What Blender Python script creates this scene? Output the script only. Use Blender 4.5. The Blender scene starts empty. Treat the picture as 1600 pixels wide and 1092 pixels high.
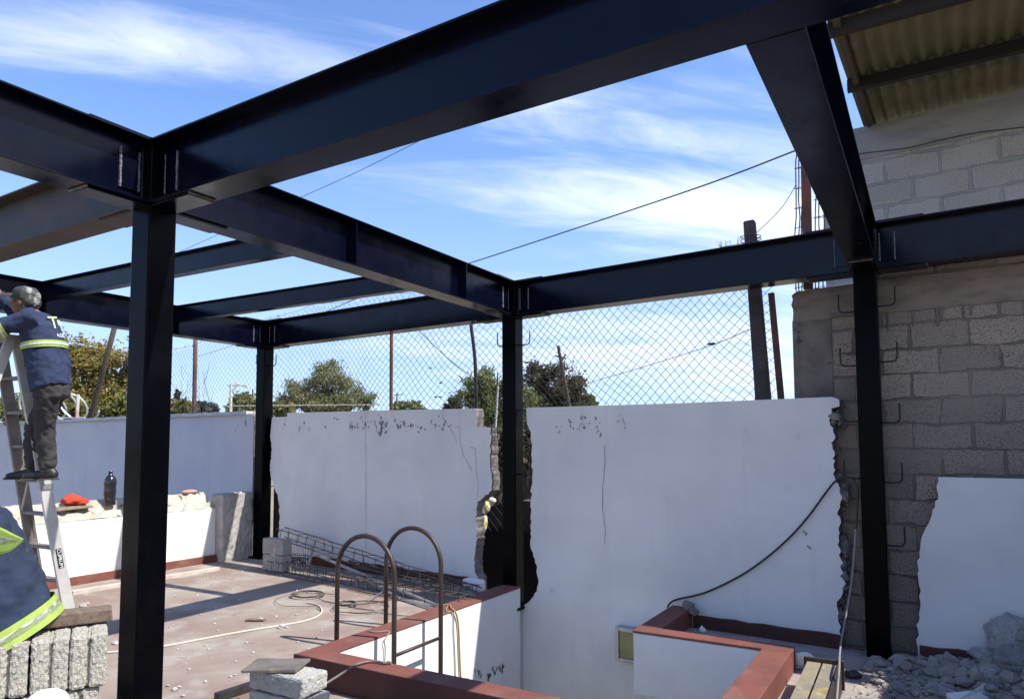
import bpy, bmesh, math, random
import numpy as np
from mathutils import Vector, Matrix
from mathutils.geometry import tessellate_polygon
R = math.radians
random.seed(7)
scene = bpy.context.scene
C = scene.collection

# ------------------------------------------------------------------ camera
FPX, CYP = 1104.74, 615.65                       # focal length and principal row (1600 x 1092 picture)
FW = Vector((-0.5095, 0.8578, 0.0679)); RT = Vector((0.86, 0.511, -0.0036))
FW.normalize(); RT = (RT - FW * RT.dot(FW)).normalized(); UP = RT.cross(FW)
EYE = Vector((0, 0, 1.6))
cam_d = bpy.data.cameras.new('camera'); cam = bpy.data.objects.new('camera', cam_d); C.objects.link(cam)
cam.matrix_world = Matrix(((RT.x, UP.x, -FW.x, 0), (RT.y, UP.y, -FW.y, 0), (RT.z, UP.z, -FW.z, 1.6), (0, 0, 0, 1)))
cam_d.sensor_width = 36; cam_d.lens = FPX / 1600 * 36
cam_d.shift_y = (CYP - 546) / 1600
cam_d.clip_start = 0.05; cam_d.clip_end = 4000
scene.camera = cam

# ------------------------------------------------------------------ sky, sun, exposure
SUN = Vector((0.75, 0.16, 1.0)).normalized()
sun_d = bpy.data.lights.new('sun', 'SUN'); sun_d.energy = 3.5; sun_d.angle = R(0.53); sun_d.color = (1, 0.955, 0.88)
sun = bpy.data.objects.new('sun', sun_d); C.objects.link(sun)
sun.rotation_euler = SUN.to_track_quat('Z', 'Y').to_euler(); sun.location = (8, 2, 14)
world = bpy.data.worlds.new('World'); scene.world = world; world.use_nodes = True
nt = world.node_tree; nt.nodes.clear(); N = nt.nodes.new; L = nt.links.new
out = N('ShaderNodeOutputWorld'); bg = N('ShaderNodeBackground'); bg.inputs[1].default_value = 0.13
sky = N('ShaderNodeTexSky'); sky.sky_type = 'NISHITA'; sky.sun_disc = False
sky.sun_elevation = math.asin(SUN.z); sky.sun_rotation = math.atan2(SUN.x, SUN.y)
sky.altitude = 2200; sky.air_density = 1.0; sky.dust_density = 0.4; sky.ozone_density = 2.2
tc = N('ShaderNodeTexCoord'); sep = N('ShaderNodeSeparateXYZ'); L(tc.outputs['Generated'], sep.inputs[0])
def M_(op, a, b=None, c=None, clamp=False):
    n = N('ShaderNodeMath'); n.operation = op; n.use_clamp = clamp
    for i, v in enumerate((a, b, c)):
        if v is None: continue
        if isinstance(v, (int, float)): n.inputs[i].default_value = v
        else: L(v, n.inputs[i])
    return n.outputs[0]
zc = M_('ADD', M_('MAXIMUM', sep.outputs[2], 0.0), 0.16)
cx = M_('DIVIDE', sep.outputs[0], zc); cy_ = M_('DIVIDE', sep.outputs[1], zc)
cmb = N('ShaderNodeCombineXYZ'); L(cx, cmb.inputs[0]); L(cy_, cmb.inputs[1])
def cloud(rot, scl, scale, det, dist, w):
    m0 = N('ShaderNodeMapping'); m0.inputs['Rotation'].default_value = (0, 0, R(-rot)); L(cmb.outputs[0], m0.inputs[0])
    mp = N('ShaderNodeMapping'); mp.inputs['Scale'].default_value = scl; L(m0.outputs[0], mp.inputs[0])
    n = N('ShaderNodeTexNoise'); n.noise_dimensions = '4D'; n.inputs['W'].default_value = w
    n.inputs['Scale'].default_value = scale; n.inputs['Detail'].default_value = det; n.inputs['Distortion'].default_value = dist
    n.inputs['Roughness'].default_value = 0.6
    L(mp.outputs[0], n.inputs[0]); return n.outputs[0]
streak = cloud(44, (0.55, 1.7, 1), 2.3, 11, 1.3, 1.7)
broad = cloud(40, (0.6, 1.0, 1), 0.55, 4, 0.3, 5.2)
# thin cirrus, denser in the air toward the sun side (+X) and near the horizon
side = M_('MULTIPLY_ADD', sep.outputs[0], 0.30, 0.02)
low = M_('MULTIPLY', M_('SUBTRACT', 0.42, sep.outputs[2]), 0.22)
def patch(x0, y0, rx, ry, rot, amp):
    c, s_ = math.cos(R(rot)), math.sin(R(rot)); dx, dy = M_('SUBTRACT', cx, x0), M_('SUBTRACT', cy_, y0)
    u = M_('DIVIDE', M_('ADD', M_('MULTIPLY', dx, c), M_('MULTIPLY', dy, s_)), rx); v = M_('DIVIDE', M_('SUBTRACT', M_('MULTIPLY', dy, c), M_('MULTIPLY', dx, s_)), ry)
    return M_('MULTIPLY', M_('EXPONENT', M_('MULTIPLY', M_('ADD', M_('MULTIPLY', u, u), M_('MULTIPLY', v, v)), -1.0)), amp)
bands = M_('ADD', M_('ADD', patch(-1.22, .76, .80, .12, 46, .28), patch(-.72, 1.80, .65, .16, 41, .20)), M_('ADD', patch(-.42, 2.1, .50, .26, 40, .17), patch(-1.25, 3.3, 2.2, .7, 40, .20)))
dens = M_('ADD', M_('ADD', bands, M_('ADD', M_('MULTIPLY', streak, 0.75), M_('MULTIPLY', broad, 0.55))), M_('ADD', side, low))
mask = N('ShaderNodeMapRange'); mask.interpolation_type = 'SMOOTHSTEP'
mask.inputs[1].default_value = 0.56; mask.inputs[2].default_value = 1.05; mask.inputs[4].default_value = 0.92
L(dens, mask.inputs[0])
mix = N('ShaderNodeMix'); mix.data_type = 'RGBA'
L(mask.outputs[0], mix.inputs[0]); tint = N('ShaderNodeMix'); tint.data_type = 'RGBA'; tint.blend_type = 'MULTIPLY'; tint.inputs[0].default_value = 1; tint.inputs[7].default_value = (.92, 1.0, 1.16, 1); L(sky.outputs[0], tint.inputs[6])
mix.inputs[7].default_value = (4.2, 4.5, 5.2, 1)
hz = N('ShaderNodeMapRange'); hz.interpolation_type = 'SMOOTHSTEP'; hz.inputs[1].default_value = .42; hz.inputs[2].default_value = 0.02; hz.inputs[4].default_value = .72
L(sep.outputs[2], hz.inputs[0]); mix2 = N('ShaderNodeMix'); mix2.data_type = 'RGBA'; L(hz.outputs[0], mix2.inputs[0]); L(tint.outputs[2], mix2.inputs[6]); L(mix2.outputs[2], mix.inputs[6]); mix2.inputs[7].default_value = (1.85, 2.35, 3.35, 1)
L(mix.outputs[2], bg.inputs[0]); L(bg.outputs[0], out.inputs[0])
vs = scene.view_settings; vs.view_transform = 'Standard'; vs.look = 'None'; vs.gamma = 1; vs.use_curve_mapping = False
vs.exposure = 1.12
scene.cycles.max_bounces = 8; scene.cycles.diffuse_bounces = 5

# ------------------------------------------------------------------ where a picture point lies in the place
def ray(px, py): return FW + RT * ((px - 800) / FPX) - UP * ((py - CYP) / FPX)
def D(px, py, d): return EYE + ray(px, py) * d                       # at a given distance ahead
def Zp(px, py, z): r = ray(px, py); return EYE + r * ((z - 1.6) / r.z)
def Xp(px, py, x): r = ray(px, py); return EYE + r * (x / r.x)
def Yp(px, py, y): r = ray(px, py); return EYE + r * (y / r.y)
W0 = Vector((-3.91, 6.58, 0)); WANG = math.atan2(-0.07, 1)
WE = Vector((math.cos(WANG), math.sin(WANG), 0)); WM = Vector((-math.sin(WANG), math.cos(WANG), 0))
def Wp(px, py, off=0.0): r = ray(px, py); return EYE + r * ((off - WM.dot(EYE - W0)) / WM.dot(r))
def Wl(px, py, off=0.0): p = Wp(px, py, off) - W0; return (p.dot(WE), p.z)

# ------------------------------------------------------------------ mesh helpers
class MB:
    def __init__(s): s.v = []; s.f = []; s.m = []
    def add(s, vs_, fs, m=0):
        o = len(s.v); s.v += [tuple(v) for v in vs_]; s.f += [tuple(i + o for i in f) for f in fs]; s.m += [m] * len(fs); return s
    def box(s, c, d, rot=None, m=0, jit=0):
        c = Vector(c); vs_ = []
        for sx in (-1, 1):
            for sy in (-1, 1):
                for sz in (-1, 1):
                    p = Vector((sx * d[0] / 2, sy * d[1] / 2, sz * d[2] / 2))
                    if jit: p += Vector((random.uniform(-jit, jit), random.uniform(-jit, jit), random.uniform(-jit, jit)))
                    vs_.append(c + (rot @ p if rot else p))
        return s.add(vs_, [(0, 1, 3, 2), (4, 6, 7, 5), (0, 4, 5, 1), (2, 3, 7, 6), (0, 2, 6, 4), (1, 5, 7, 3)], m)
    def span(s, a, b, m=0): return s.box([(a[i] + b[i]) / 2 for i in range(3)], [abs(b[i] - a[i]) for i in range(3)], m=m)
    def tube(s, pts, r, n=6, m=0, cap=True, flat=None):
        pts = [Vector(p) for p in pts]; k = len(pts); rr = r if isinstance(r, (list, tuple)) else [r] * k
        t0 = (pts[1] - pts[0]).normalized(); a = Vector((0, 0, 1)) if abs(t0.z) < .9 else Vector((1, 0, 0))
        u = t0.cross(a).normalized(); vs_ = []
        for i, p in enumerate(pts):
            t = (pts[min(i + 1, k - 1)] - pts[max(i - 1, 0)]).normalized()
            u = (u - t * u.dot(t)); u = u.normalized() if u.length > 1e-6 else t.orthogonal().normalized()
            w = t.cross(u)
            for j in range(n):
                an = 2 * math.pi * (j + .5) / n
                vs_.append(p + (u * math.cos(an) + w * math.sin(an)) * rr[i])
        fs = [(i * n + j, i * n + (j + 1) % n, (i + 1) * n + (j + 1) % n, (i + 1) * n + j) for i in range(k - 1) for j in range(n)]
        if cap: fs += [tuple(range(n - 1, -1, -1)), tuple((k - 1) * n + j for j in range(n))]
        return s.add(vs_, fs, m)
    def loft(s, rings, n=20, m=0, cap=True):            # ring = (centre, half-axis a, half-axis b)
        vs_ = []; k = len(rings)
        for c, a, b in rings:
            for j in range(n):
                an = 2 * math.pi * j / n; vs_.append(Vector(c) + Vector(a) * math.cos(an) + Vector(b) * math.sin(an))
        fs = [(i * n + j, i * n + (j + 1) % n, (i + 1) * n + (j + 1) % n, (i + 1) * n + j) for i in range(k - 1) for j in range(n)]
        if cap: fs += [tuple(range(n - 1, -1, -1)), tuple((k - 1) * n + j for j in range(n))]
        return s.add(vs_, fs, m)
    def ell(s, c, r, rot=None, nu=14, nv=9, m=0):
        rings = []
        for i in range(nv):
            th = math.pi * (i + .5) / nv - math.pi / 2; z = math.sin(th); q = math.cos(th)
            a, b, d = Vector((r[0] * q, 0, 0)), Vector((0, r[1] * q, 0)), Vector((0, 0, r[2] * z))
            if rot: a, b, d = rot @ a, rot @ b, rot @ d
            rings.append((Vector(c) + d, a, b))
        return s.loft(rings, nu, m)
    def rock(s, c, r, m=0, sq=(1, 1, 1)):
        g = (1 + 5 ** .5) / 2
        vs_ = [(-1, g, 0), (1, g, 0), (-1, -g, 0), (1, -g, 0), (0, -1, g), (0, 1, g), (0, -1, -g), (0, 1, -g), (g, 0, -1), (g, 0, 1), (-g, 0, -1), (-g, 0, 1)]
        fs = [(0, 11, 5), (0, 5, 1), (0, 1, 7), (0, 7, 10), (0, 10, 11), (1, 5, 9), (5, 11, 4), (11, 10, 2), (10, 7, 6), (7, 1, 8), (3, 9, 4), (3, 4, 2), (3, 2, 6), (3, 6, 8), (3, 8, 9), (4, 9, 5), (2, 4, 11), (6, 2, 10), (8, 6, 7), (9, 8, 1)]
        q = Matrix.Rotation(random.uniform(0, 6.3), 3, 'Z') @ Matrix.Rotation(random.uniform(0, 6.3), 3, 'X')
        V_ = []
        for v in vs_:
            p = q @ Vector(v) * (r / 1.9 * random.uniform(.65, 1.2)); V_.append(Vector(c) + Vector((p.x * sq[0], p.y * sq[1], p.z * sq[2])))
        return s.add(V_, fs, m)
    def build(s, name, mats, parent=None, smooth=False, bevel=0, mods=None):
        me = bpy.data.meshes.new(name); me.from_pydata(s.v, [], s.f)
        mats = mats if isinstance(mats, (list, tuple)) else [mats]
        for m in mats: me.materials.append(m)
        me.polygons.foreach_set('material_index', s.m)
        if smooth: me.polygons.foreach_set('use_smooth', [True] * len(s.f))
        me.update()
        o = bpy.data.objects.new(name, me); C.objects.link(o)
        if parent is not None: o.parent = parent
        if bevel:
            b = o.modifiers.new('bevel', 'BEVEL'); b.width = bevel; b.segments = 2; b.limit_method = 'ANGLE'
        return o
def skin(o, voxel, it=6, disp=0, dsize=.08):
    rm = o.modifiers.new('remesh', 'REMESH'); rm.mode = 'VOXEL'; rm.voxel_size = voxel; rm.use_smooth_shade = True
    sm = o.modifiers.new('smooth', 'SMOOTH'); sm.iterations = it; sm.factor = .5
    if disp:
        t = bpy.data.textures.new('folds', 'CLOUDS'); t.noise_scale = dsize; t.noise_depth = 2
        d = o.modifiers.new('folds', 'DISPLACE'); d.texture = t; d.strength = disp; d.mid_level = .5; d.texture_coords = 'GLOBAL'
    return o
def empty(name, loc, rz=0):
    o = bpy.data.objects.new(name, None); C.objects.link(o); o.location = loc; o.rotation_euler = (0, 0, rz); o.empty_display_size = .1; return o
def tag(o, label=None, cat=None, group=None, kind=None):
    if label: o['label'] = label
    if cat: o['category'] = cat
    if group: o['group'] = group
    if kind: o['kind'] = kind
    return o
def thing(name, label, cat, loc=(0, 0, 0), rz=0, group=None): return tag(empty(name, loc, rz), label, cat, group)
def part(o, label): o['label'] = label; return o
def copy_tree(o, parent=None):
    c = o.copy(); C.objects.link(c)
    if parent is not None: c.parent = parent
    for ch in list(o.children): copy_tree(ch, c)
    return c
def smoothline(pts, k=6):
    pts = [Vector(p) for p in pts]; o = []
    for i in range(len(pts) - 1):
        a = pts[max(i - 1, 0)]; b = pts[i]; c = pts[i + 1]; d = pts[min(i + 2, len(pts) - 1)]
        for j in range(k):
            t = j / k
            o.append(b * (2 * t ** 3 - 3 * t * t + 1) + (c - a) * .5 * (t ** 3 - 2 * t * t + t) + c * (-2 * t ** 3 + 3 * t * t) + (d - b) * .5 * (t ** 3 - t * t))
    o.append(pts[-1]); return o
def prism(poly, depth, m_front=0, m_side=1, y0=0.0):       # polygon in local (x, z), front at y0, thickness toward +y
    mb = MB(); n = len(poly)
    ar = sum(poly[i][0] * poly[(i + 1) % n][1] - poly[(i + 1) % n][0] * poly[i][1] for i in range(n))
    if ar < 0: poly = poly[::-1]
    tri = [tuple(t) for t in tessellate_polygon([[Vector((x, z, 0)) for x, z in poly]])]
    vs_ = [(x, y0, z) for x, z in poly] + [(x, y0 + depth, z) for x, z in poly]
    fl = []
    for t in tri:
        a, b, c = [Vector(vs_[i]) for i in t]
        if (b - a).cross(c - a).y > 0: t = t[::-1]
        fl.append(t)
    mb.add(vs_, fl, m_front)
    mb.f += [tuple(n + i for i in t[::-1]) for t in fl]; mb.m += [m_side] * len(fl)
    mb.f += [(i, n + i, n + (i + 1) % n, (i + 1) % n) for i in range(n)]; mb.m += [m_side] * n
    return mb
def jag(pts, amp, step=.03, seed=1):
    rnd = random.Random(seed); o = []
    for i in range(len(pts) - 1):
        a, b = pts[i], pts[i + 1]; d = math.hypot(b[0] - a[0], b[1] - a[1]); k = max(1, int(d / step))
        for j in range(k):
            t = j / k; q = amp if (j or i) else 0
            o.append((a[0] + (b[0] - a[0]) * t + rnd.uniform(-q, q), a[1] + (b[1] - a[1]) * t + rnd.uniform(-q, q) * .6))
    o.append(pts[-1]); return o

# ------------------------------------------------------------------ materials
def mat(name, col, rough=.7, col2=None, scale=6, detail=6, contrast=(.35, .7), bump=0, bscale=40, metal=0, spec=None, coat=0, spots=None, stretch=(1, 1, 1), alpha=None, streaks=(), rvar=None):
    m = bpy.data.materials.new(name); m.use_nodes = True; t = m.node_tree; b = t.nodes['Principled BSDF']
    b.inputs['Roughness'].default_value = rough; b.inputs['Metallic'].default_value = metal
    if spec is not None: b.inputs['Specular IOR Level'].default_value = spec
    if coat: b.inputs['Coat Weight'].default_value = coat; b.inputs['Coat Roughness'].default_value = .15
    b.inputs['Base Color'].default_value = (*col, 1)
    co = t.nodes.new('ShaderNodeTexCoord'); mp = t.nodes.new('ShaderNodeMapping'); mp.inputs['Scale'].default_value = stretch
    t.links.new(co.outputs['Object'], mp.inputs[0])
    def noise(sc, de=6, ro=.6):
        n = t.nodes.new('ShaderNodeTexNoise'); n.inputs['Scale'].default_value = sc; n.inputs['Detail'].default_value = de; n.inputs['Roughness'].default_value = ro
        t.links.new(mp.outputs[0], n.inputs[0]); return n.outputs[0]
    def ramp(src, lo, hi):
        r = t.nodes.new('ShaderNodeMapRange'); r.inputs[1].default_value = lo; r.inputs[2].default_value = hi; r.interpolation_type = 'SMOOTHSTEP'
        t.links.new(src, r.inputs[0]); return r.outputs[0]
    cur = None
    def mixc(fac, c1, c2):
        x = t.nodes.new('ShaderNodeMix'); x.data_type = 'RGBA'; t.links.new(fac, x.inputs[0])
        if isinstance(c1, tuple): x.inputs[6].default_value = (*c1, 1)
        else: t.links.new(c1, x.inputs[6])
        x.inputs[7].default_value = (*c2, 1); return x.outputs[2]
    if col2: cur = mixc(ramp(noise(scale, detail), *contrast), col, col2)
    for sp in (spots or []):
        c3, sc3, lo, hi = sp; cur = mixc(ramp(noise(sc3, 5, .55), lo, hi), cur or col, c3)
    for (c3, sc3, lo, hi) in streaks:
        ms_ = t.nodes.new('ShaderNodeMapping'); ms_.inputs['Scale'].default_value = (1, 1, .09); t.links.new(co.outputs['Object'], ms_.inputs[0])
        n_ = t.nodes.new('ShaderNodeTexNoise'); n_.inputs['Scale'].default_value = sc3; n_.inputs['Detail'].default_value = 7; t.links.new(ms_.outputs[0], n_.inputs[0])
        cur = mixc(ramp(n_.outputs[0], lo, hi), cur or col, c3)
    if cur: t.links.new(cur, b.inputs['Base Color'])
    if rvar:
        rm_ = t.nodes.new('ShaderNodeMapRange'); rm_.inputs[1].default_value = .3; rm_.inputs[2].default_value = .7; rm_.inputs[3].default_value = rvar[0]; rm_.inputs[4].default_value = rvar[1]; t.links.new(noise(rvar[2], 6), rm_.inputs[0]); t.links.new(rm_.outputs[0], b.inputs['Roughness'])
    if bump:
        bp = t.nodes.new('ShaderNodeBump'); bp.inputs['Strength'].default_value = bump; bp.inputs['Distance'].default_value = .02
        t.links.new(noise(bscale, 7, .65), bp.inputs['Height']); t.links.new(bp.outputs[0], b.inputs['Normal'])
    return m
black_paint = mat('black_enamel', (.0011, .0021, .0095), .25, (.0020, .0028, .0095), 3, 6, (.4, .75), bump=.03, bscale=25, spec=.24, rvar=(.13, .30, 5), spots=[((.013, .012, .014), 9, .66, .82), ((.05, .045, .04), 55, .73, .80)])
column_paint = mat('black_enamel_column', (.0015, .0017, .0028), .20, (.003, .003, .004), 4, 6, (.4, .75), bump=.03, bscale=18, spec=.055, rvar=(.14, .36, 4), spots=[((.012, .011, .011), 30, .70, .80), ((.03, .028, .026), 70, .75, .8)])
rust_steel = mat('rusty_primer_steel', (.055, .033, .022), .6, (.026, .022, .021), 3, 7, (.35, .65), bump=.08, bscale=30)
weld_m = mat('weld_metal', (.10, .10, .105), .45, (.24, .24, .25), 60, 3, bump=.6, bscale=90, metal=.4)
white_wall_m = mat('white_wall_paint', (.69, .68, .665), .85, (.62, .61, .60), 1.6, 7, (.35, .75), bump=.22, bscale=7, spots=[((.58, .575, .57), .9, .45, .75), ((.50, .49, .48), 3.3, .64, .82), ((.34, .33, .33), 24, .70, .78)], streaks=[((.60, .59, .575), 7.5, .56, .85)])
lilac_m = mat('lilac_grey_wall_paint', (.53, .53, .58), .85, (.48, .48, .54), 1.2, 6, bump=.15, bscale=8, spots=[((.45, .44, .48), 3, .6, .8)], streaks=[((.42, .41, .45), 4, .6, .8)])
bright_white_m = mat('white_lime_paint', (.74, .73, .70), .85, (.66, .65, .62), 2.2, 7, (.4, .8), bump=.08, bscale=10, spots=[((.5, .49, .46), 9, .7, .85)])
broken_m = mat('broken_masonry', (.24, .225, .21), .95, (.12, .112, .105), 14, 8, (.3, .7), bump=.9, bscale=38)
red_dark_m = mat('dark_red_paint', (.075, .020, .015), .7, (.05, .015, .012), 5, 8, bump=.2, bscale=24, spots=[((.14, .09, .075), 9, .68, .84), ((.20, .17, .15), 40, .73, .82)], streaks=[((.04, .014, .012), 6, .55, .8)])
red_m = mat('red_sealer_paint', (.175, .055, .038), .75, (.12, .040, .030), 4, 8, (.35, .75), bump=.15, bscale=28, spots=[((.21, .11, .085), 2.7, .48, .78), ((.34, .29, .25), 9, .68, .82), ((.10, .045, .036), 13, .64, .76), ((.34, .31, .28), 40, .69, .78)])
floor_m = mat('dusty_red_terrace', (.275, .225, .185), .9, (.215, .150, .122), 1.1, 10, (.32, .70), bump=.25, bscale=14, spots=[((.31, .275, .235), 2.3, .46, .66), ((.20, .13, .105), 5.5, .60, .74), ((.16, .13, .11), 17, .62, .76), ((.38, .355, .32), 8.5, .67, .76), ((.14, .12, .11), 55, .72, .80)])
grey_floor_m = mat('grey_dust_floor', (.33, .285, .26), .95, (.25, .205, .185), 3, 9, (.3, .7), bump=.5, bscale=22, spots=[((.36, .34, .33), 12, .56, .72), ((.20, .11, .10), 1.7, .60, .74)])
concrete_m = mat('grey_concrete', (.34, .33, .32), .92, (.25, .245, .24), 3, 9, (.3, .7), bump=.35, bscale=24, spots=[((.17, .165, .16), 9, .66, .78)])
dark_concrete_m = mat('weathered_concrete', (.21, .18, .15), .95, (.125, .11, .096), 4, 10, (.3, .65), bump=.9, bscale=18, spots=[((.07, .062, .055), 9, .64, .74)])
steel_m = mat('galvanised_metal', (.42, .43, .45), .42, (.33, .34, .36), 8, 5, metal=.7)
alu_m = mat('aluminium', (.56, .55, .53), .5, (.47, .46, .44), 9, 6, metal=.35, spots=[((.50, .22, .20), 17, .70, .74), ((.66, .65, .63), 6, .62, .7)])
alu_dark_m = mat('dull_aluminium', (.22, .19, .17), .6, (.16, .14, .125), 9, 6, metal=.3)
rebar_m = mat('rebar_wire', (.085, .075, .07), .7, (.13, .09, .07), 20, 4, metal=.3)
rail_m = mat('rusty_brown_pipe', (.055, .034, .026), .5, (.032, .024, .020), 7, 6, bump=.1, bscale=50, metal=.2)
cable_black = mat('black_cable', (.012, .012, .014), .5)
cable_grey = mat('grey_cable', (.30, .28, .26), .6, (.22, .2, .19), 20)
cable_cream = mat('cream_cord', (.55, .49, .40), .8)
cable_yellow = mat('yellow_hose', (.33, .23, .05), .5)
wood_m = mat('weathered_wood', (.20, .145, .105), .85, (.11, .08, .06), 7, 8, (.3, .7), bump=.3, bscale=30, stretch=(1, 8, 8))
board_m = mat('grey_formwork_board', (.16, .135, .115), .8, (.10, .088, .08), 6, 8, bump=.2, bscale=20, spots=[((.30, .26, .17), 3, .6, .72)])
skin_m = mat('tanned_skin', (.22, .11, .07), .6)
navy_m = mat('navy_work_cloth', (.020, .034, .085), .9, (.014, .024, .062), 7, 6, bump=.25, bscale=260)
denim_m = mat('blue_denim', (.017, .031, .068), .92, (.009, .017, .040), 7, 8, (.3, .7), bump=.35, bscale=300, spots=[((.045, .070, .125), 30, .58, .8)])
lime_m = mat('lime_reflective_tape', (.33, .45, .08), .6, (.26, .36, .07), 20)
silver_m = mat('silver_reflective_tape', (.55, .57, .58), .4)
trouser_m = mat('dark_grey_trousers', (.036, .034, .036), .9, (.024, .023, .025), 8, 6, bump=.2, bscale=120)
boot_m = mat('black_leather', (.014, .013, .013), .5, (.03, .028, .026), 14)
capcloth_m = mat('grey_patterned_cap', (.27, .27, .26), .6, (.035, .035, .035), 12, 3, (.40, .50), bump=.2, bscale=60)
white_m = mat('white_plastic', (.74, .74, .73), .45)
whiteprint_m = mat('white_print', (.72, .73, .72), .7)
limeprint_m = mat('pale_lime_print', (.50, .60, .25), .7)
redcloth_m = mat('red_orange_cloth', (.55, .055, .022), .85, (.42, .035, .015), 12)
bottle_m = mat('dark_bottle_plastic', (.012, .012, .014), .18, spec=.6, coat=.4)
glass_yellow = mat('yellowed_lens', (.27, .26, .10), .35, (.20, .20, .09), 9)
dark_brick_m = mat('dark_brick', (.075, .052, .040), .95, (.045, .033, .027), 8, 8, bump=.5, bscale=40)
bark_m = mat('bark', (.075, .055, .042), .95, (.045, .034, .026), 9, 6, bump=.5, bscale=20)
post_rust = mat('rusty_post', (.13, .055, .038), .75, (.075, .038, .03), 7, 7, bump=.2, bscale=30)
razor_m = mat('razor_wire_steel', (.55, .55, .55), .4, metal=.5)
fence_wire_m = mat('fence_wire', (.035, .033, .032), .7)
chan_m = mat('dusty_yellow_steel', (.25, .205, .13), .7, (.18, .155, .12), 6, 8, bump=.15, bscale=30, spots=[((.36, .25, .06), 5, .62, .74), ((.34, .33, .30), 14, .6, .75)])
yellow_m = mat('yellow_paint', (.55, .44, .05), .6)
pale_roof_m = mat('pale_house_paint', (.6, .6, .58), .9)

def block_mat(name, c1, c2, mortar, pit=.6, w=.40, h=.20, msize=.012, off=0.0, dark=(.10, .098, .095), smear=.0, psc=70, wob=1.0):
    m = bpy.data.materials.new(name); m.use_nodes = True; t = m.node_tree; b = t.nodes['Principled BSDF']; b.inputs['Roughness'].default_value = .95
    n = t.nodes.new; l = t.links.new
    co = n('ShaderNodeTexCoord'); sp = n('ShaderNodeSeparateXYZ'); cb = n('ShaderNodeCombineXYZ'); l(co.outputs['Object'], sp.inputs[0])
    nz = n('ShaderNodeTexNoise'); nz.inputs['Scale'].default_value = 5; nz.inputs['Detail'].default_value = 6; l(co.outputs['Object'], nz.inputs[0])
    ad = n('ShaderNodeMath'); ad.operation = 'MULTIPLY_ADD'; l(nz.outputs[0], ad.inputs[0]); ad.inputs[1].default_value = .035 * wob; l(sp.outputs[0], ad.inputs[2])
    ad2 = n('ShaderNodeMath'); ad2.operation = 'MULTIPLY_ADD'; l(nz.outputs[0], ad2.inputs[0]); ad2.inputs[1].default_value = .045 * wob
    a3 = n('ShaderNodeMath'); a3.operation = 'ADD'; a3.inputs[1].default_value = off; l(sp.outputs[2], a3.inputs[0]); l(a3.outputs[0], ad2.inputs[2])
    l(ad.outputs[0], cb.inputs[0]); l(ad2.outputs[0], cb.inputs[1])
    br = n('ShaderNodeTexBrick'); l(cb.outputs[0], br.inputs[0]); br.inputs['Scale'].default_value = 1
    br.inputs['Brick Width'].default_value = w; br.inputs['Row Height'].default_value = h; br.inputs['Mortar Size'].default_value = msize; br.inputs['Mortar Smooth'].default_value = .35
    br.inputs['Color1'].default_value = (*c1, 1); br.inputs['Color2'].default_value = (*c2, 1); br.inputs['Mortar'].default_value = (*mortar, 1)
    mn = n('ShaderNodeTexNoise'); mn.inputs['Scale'].default_value = 7; l(co.outputs['Object'], mn.inputs[0]); mm = n('ShaderNodeMapRange'); mm.inputs[1].default_value = .3; mm.inputs[2].default_value = .7; mm.inputs[3].default_value = msize * .2; mm.inputs[4].default_value = msize * 1.9; l(mn.outputs[0], mm.inputs[0]); l(mm.outputs[0], br.inputs['Mortar Size'])
    vo = n('ShaderNodeTexNoise'); vo.inputs['Scale'].default_value = psc; vo.inputs['Detail'].default_value = 3; l(co.outputs['Object'], vo.inputs[0])
    rp = n('ShaderNodeMapRange'); rp.inputs[1].default_value = .50; rp.inputs[2].default_value = .62; l(vo.outputs[0], rp.inputs[0])
    inv = n('ShaderNodeMath'); inv.operation = 'SUBTRACT'; inv.inputs[0].default_value = 1; l(br.outputs['Fac'], inv.inputs[1])
    mu = n('ShaderNodeMath'); mu.operation = 'MULTIPLY'; l(rp.outputs[0], mu.inputs[0]); l(inv.outputs[0], mu.inputs[1])
    mu2 = n('ShaderNodeMath'); mu2.operation = 'MULTIPLY'; l(mu.outputs[0], mu2.inputs[0]); mu2.inputs[1].default_value = pit
    x = n('ShaderNodeMix'); x.data_type = 'RGBA'; l(mu2.outputs[0], x.inputs[0]); l(br.outputs[0], x.inputs[6]); x.inputs[7].default_value = (*dark, 1)
    big = n('ShaderNodeTexNoise'); big.inputs['Scale'].default_value = 2.1; big.inputs['Detail'].default_value = 8; l(co.outputs['Object'], big.inputs[0])
    rb = n('ShaderNodeMapRange'); rb.inputs[1].default_value = .46 - smear * .2; rb.inputs[2].default_value = .68; rb.inputs[4].default_value = .75; l(big.outputs[0], rb.inputs[0])
    y = n('ShaderNodeMix'); y.data_type = 'RGBA'; l(rb.outputs[0], y.inputs[0]); l(x.outputs[2], y.inputs[6]); y.inputs[7].default_value = (*[(c1[i] * .45 + mortar[i] * .75) for i in range(3)], 1)
    l(y.outputs[2], b.inputs['Base Color'])
    hs = n('ShaderNodeMath'); hs.operation = 'MULTIPLY_ADD'; l(br.outputs['Fac'], hs.inputs[0]); hs.inputs[1].default_value = -1.3; l(vo.outputs[0], hs.inputs[2])
    bp = n('ShaderNodeBump'); bp.inputs['Strength'].default_value = .9; bp.inputs['Distance'].default_value = .012; l(hs.outputs[0], bp.inputs['Height']); l(bp.outputs[0], b.inputs['Normal'])
    return m
block_wall_m = block_mat('brown_grey_block_wall', (.40, .33, .26), (.225, .19, .155), (.125, .107, .09), off=.03, smear=.55, pit=.75, msize=.010, dark=(.07, .062, .054), wob=1.6, psc=115)
upper_block_m = block_mat('pale_grey_block_wall', (.50, .475, .44), (.40, .38, .35), (.30, .295, .30), off=.09, w=.56, h=.28, msize=.018, psc=80, pit=.6, dark=(.15, .145, .135))
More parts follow.
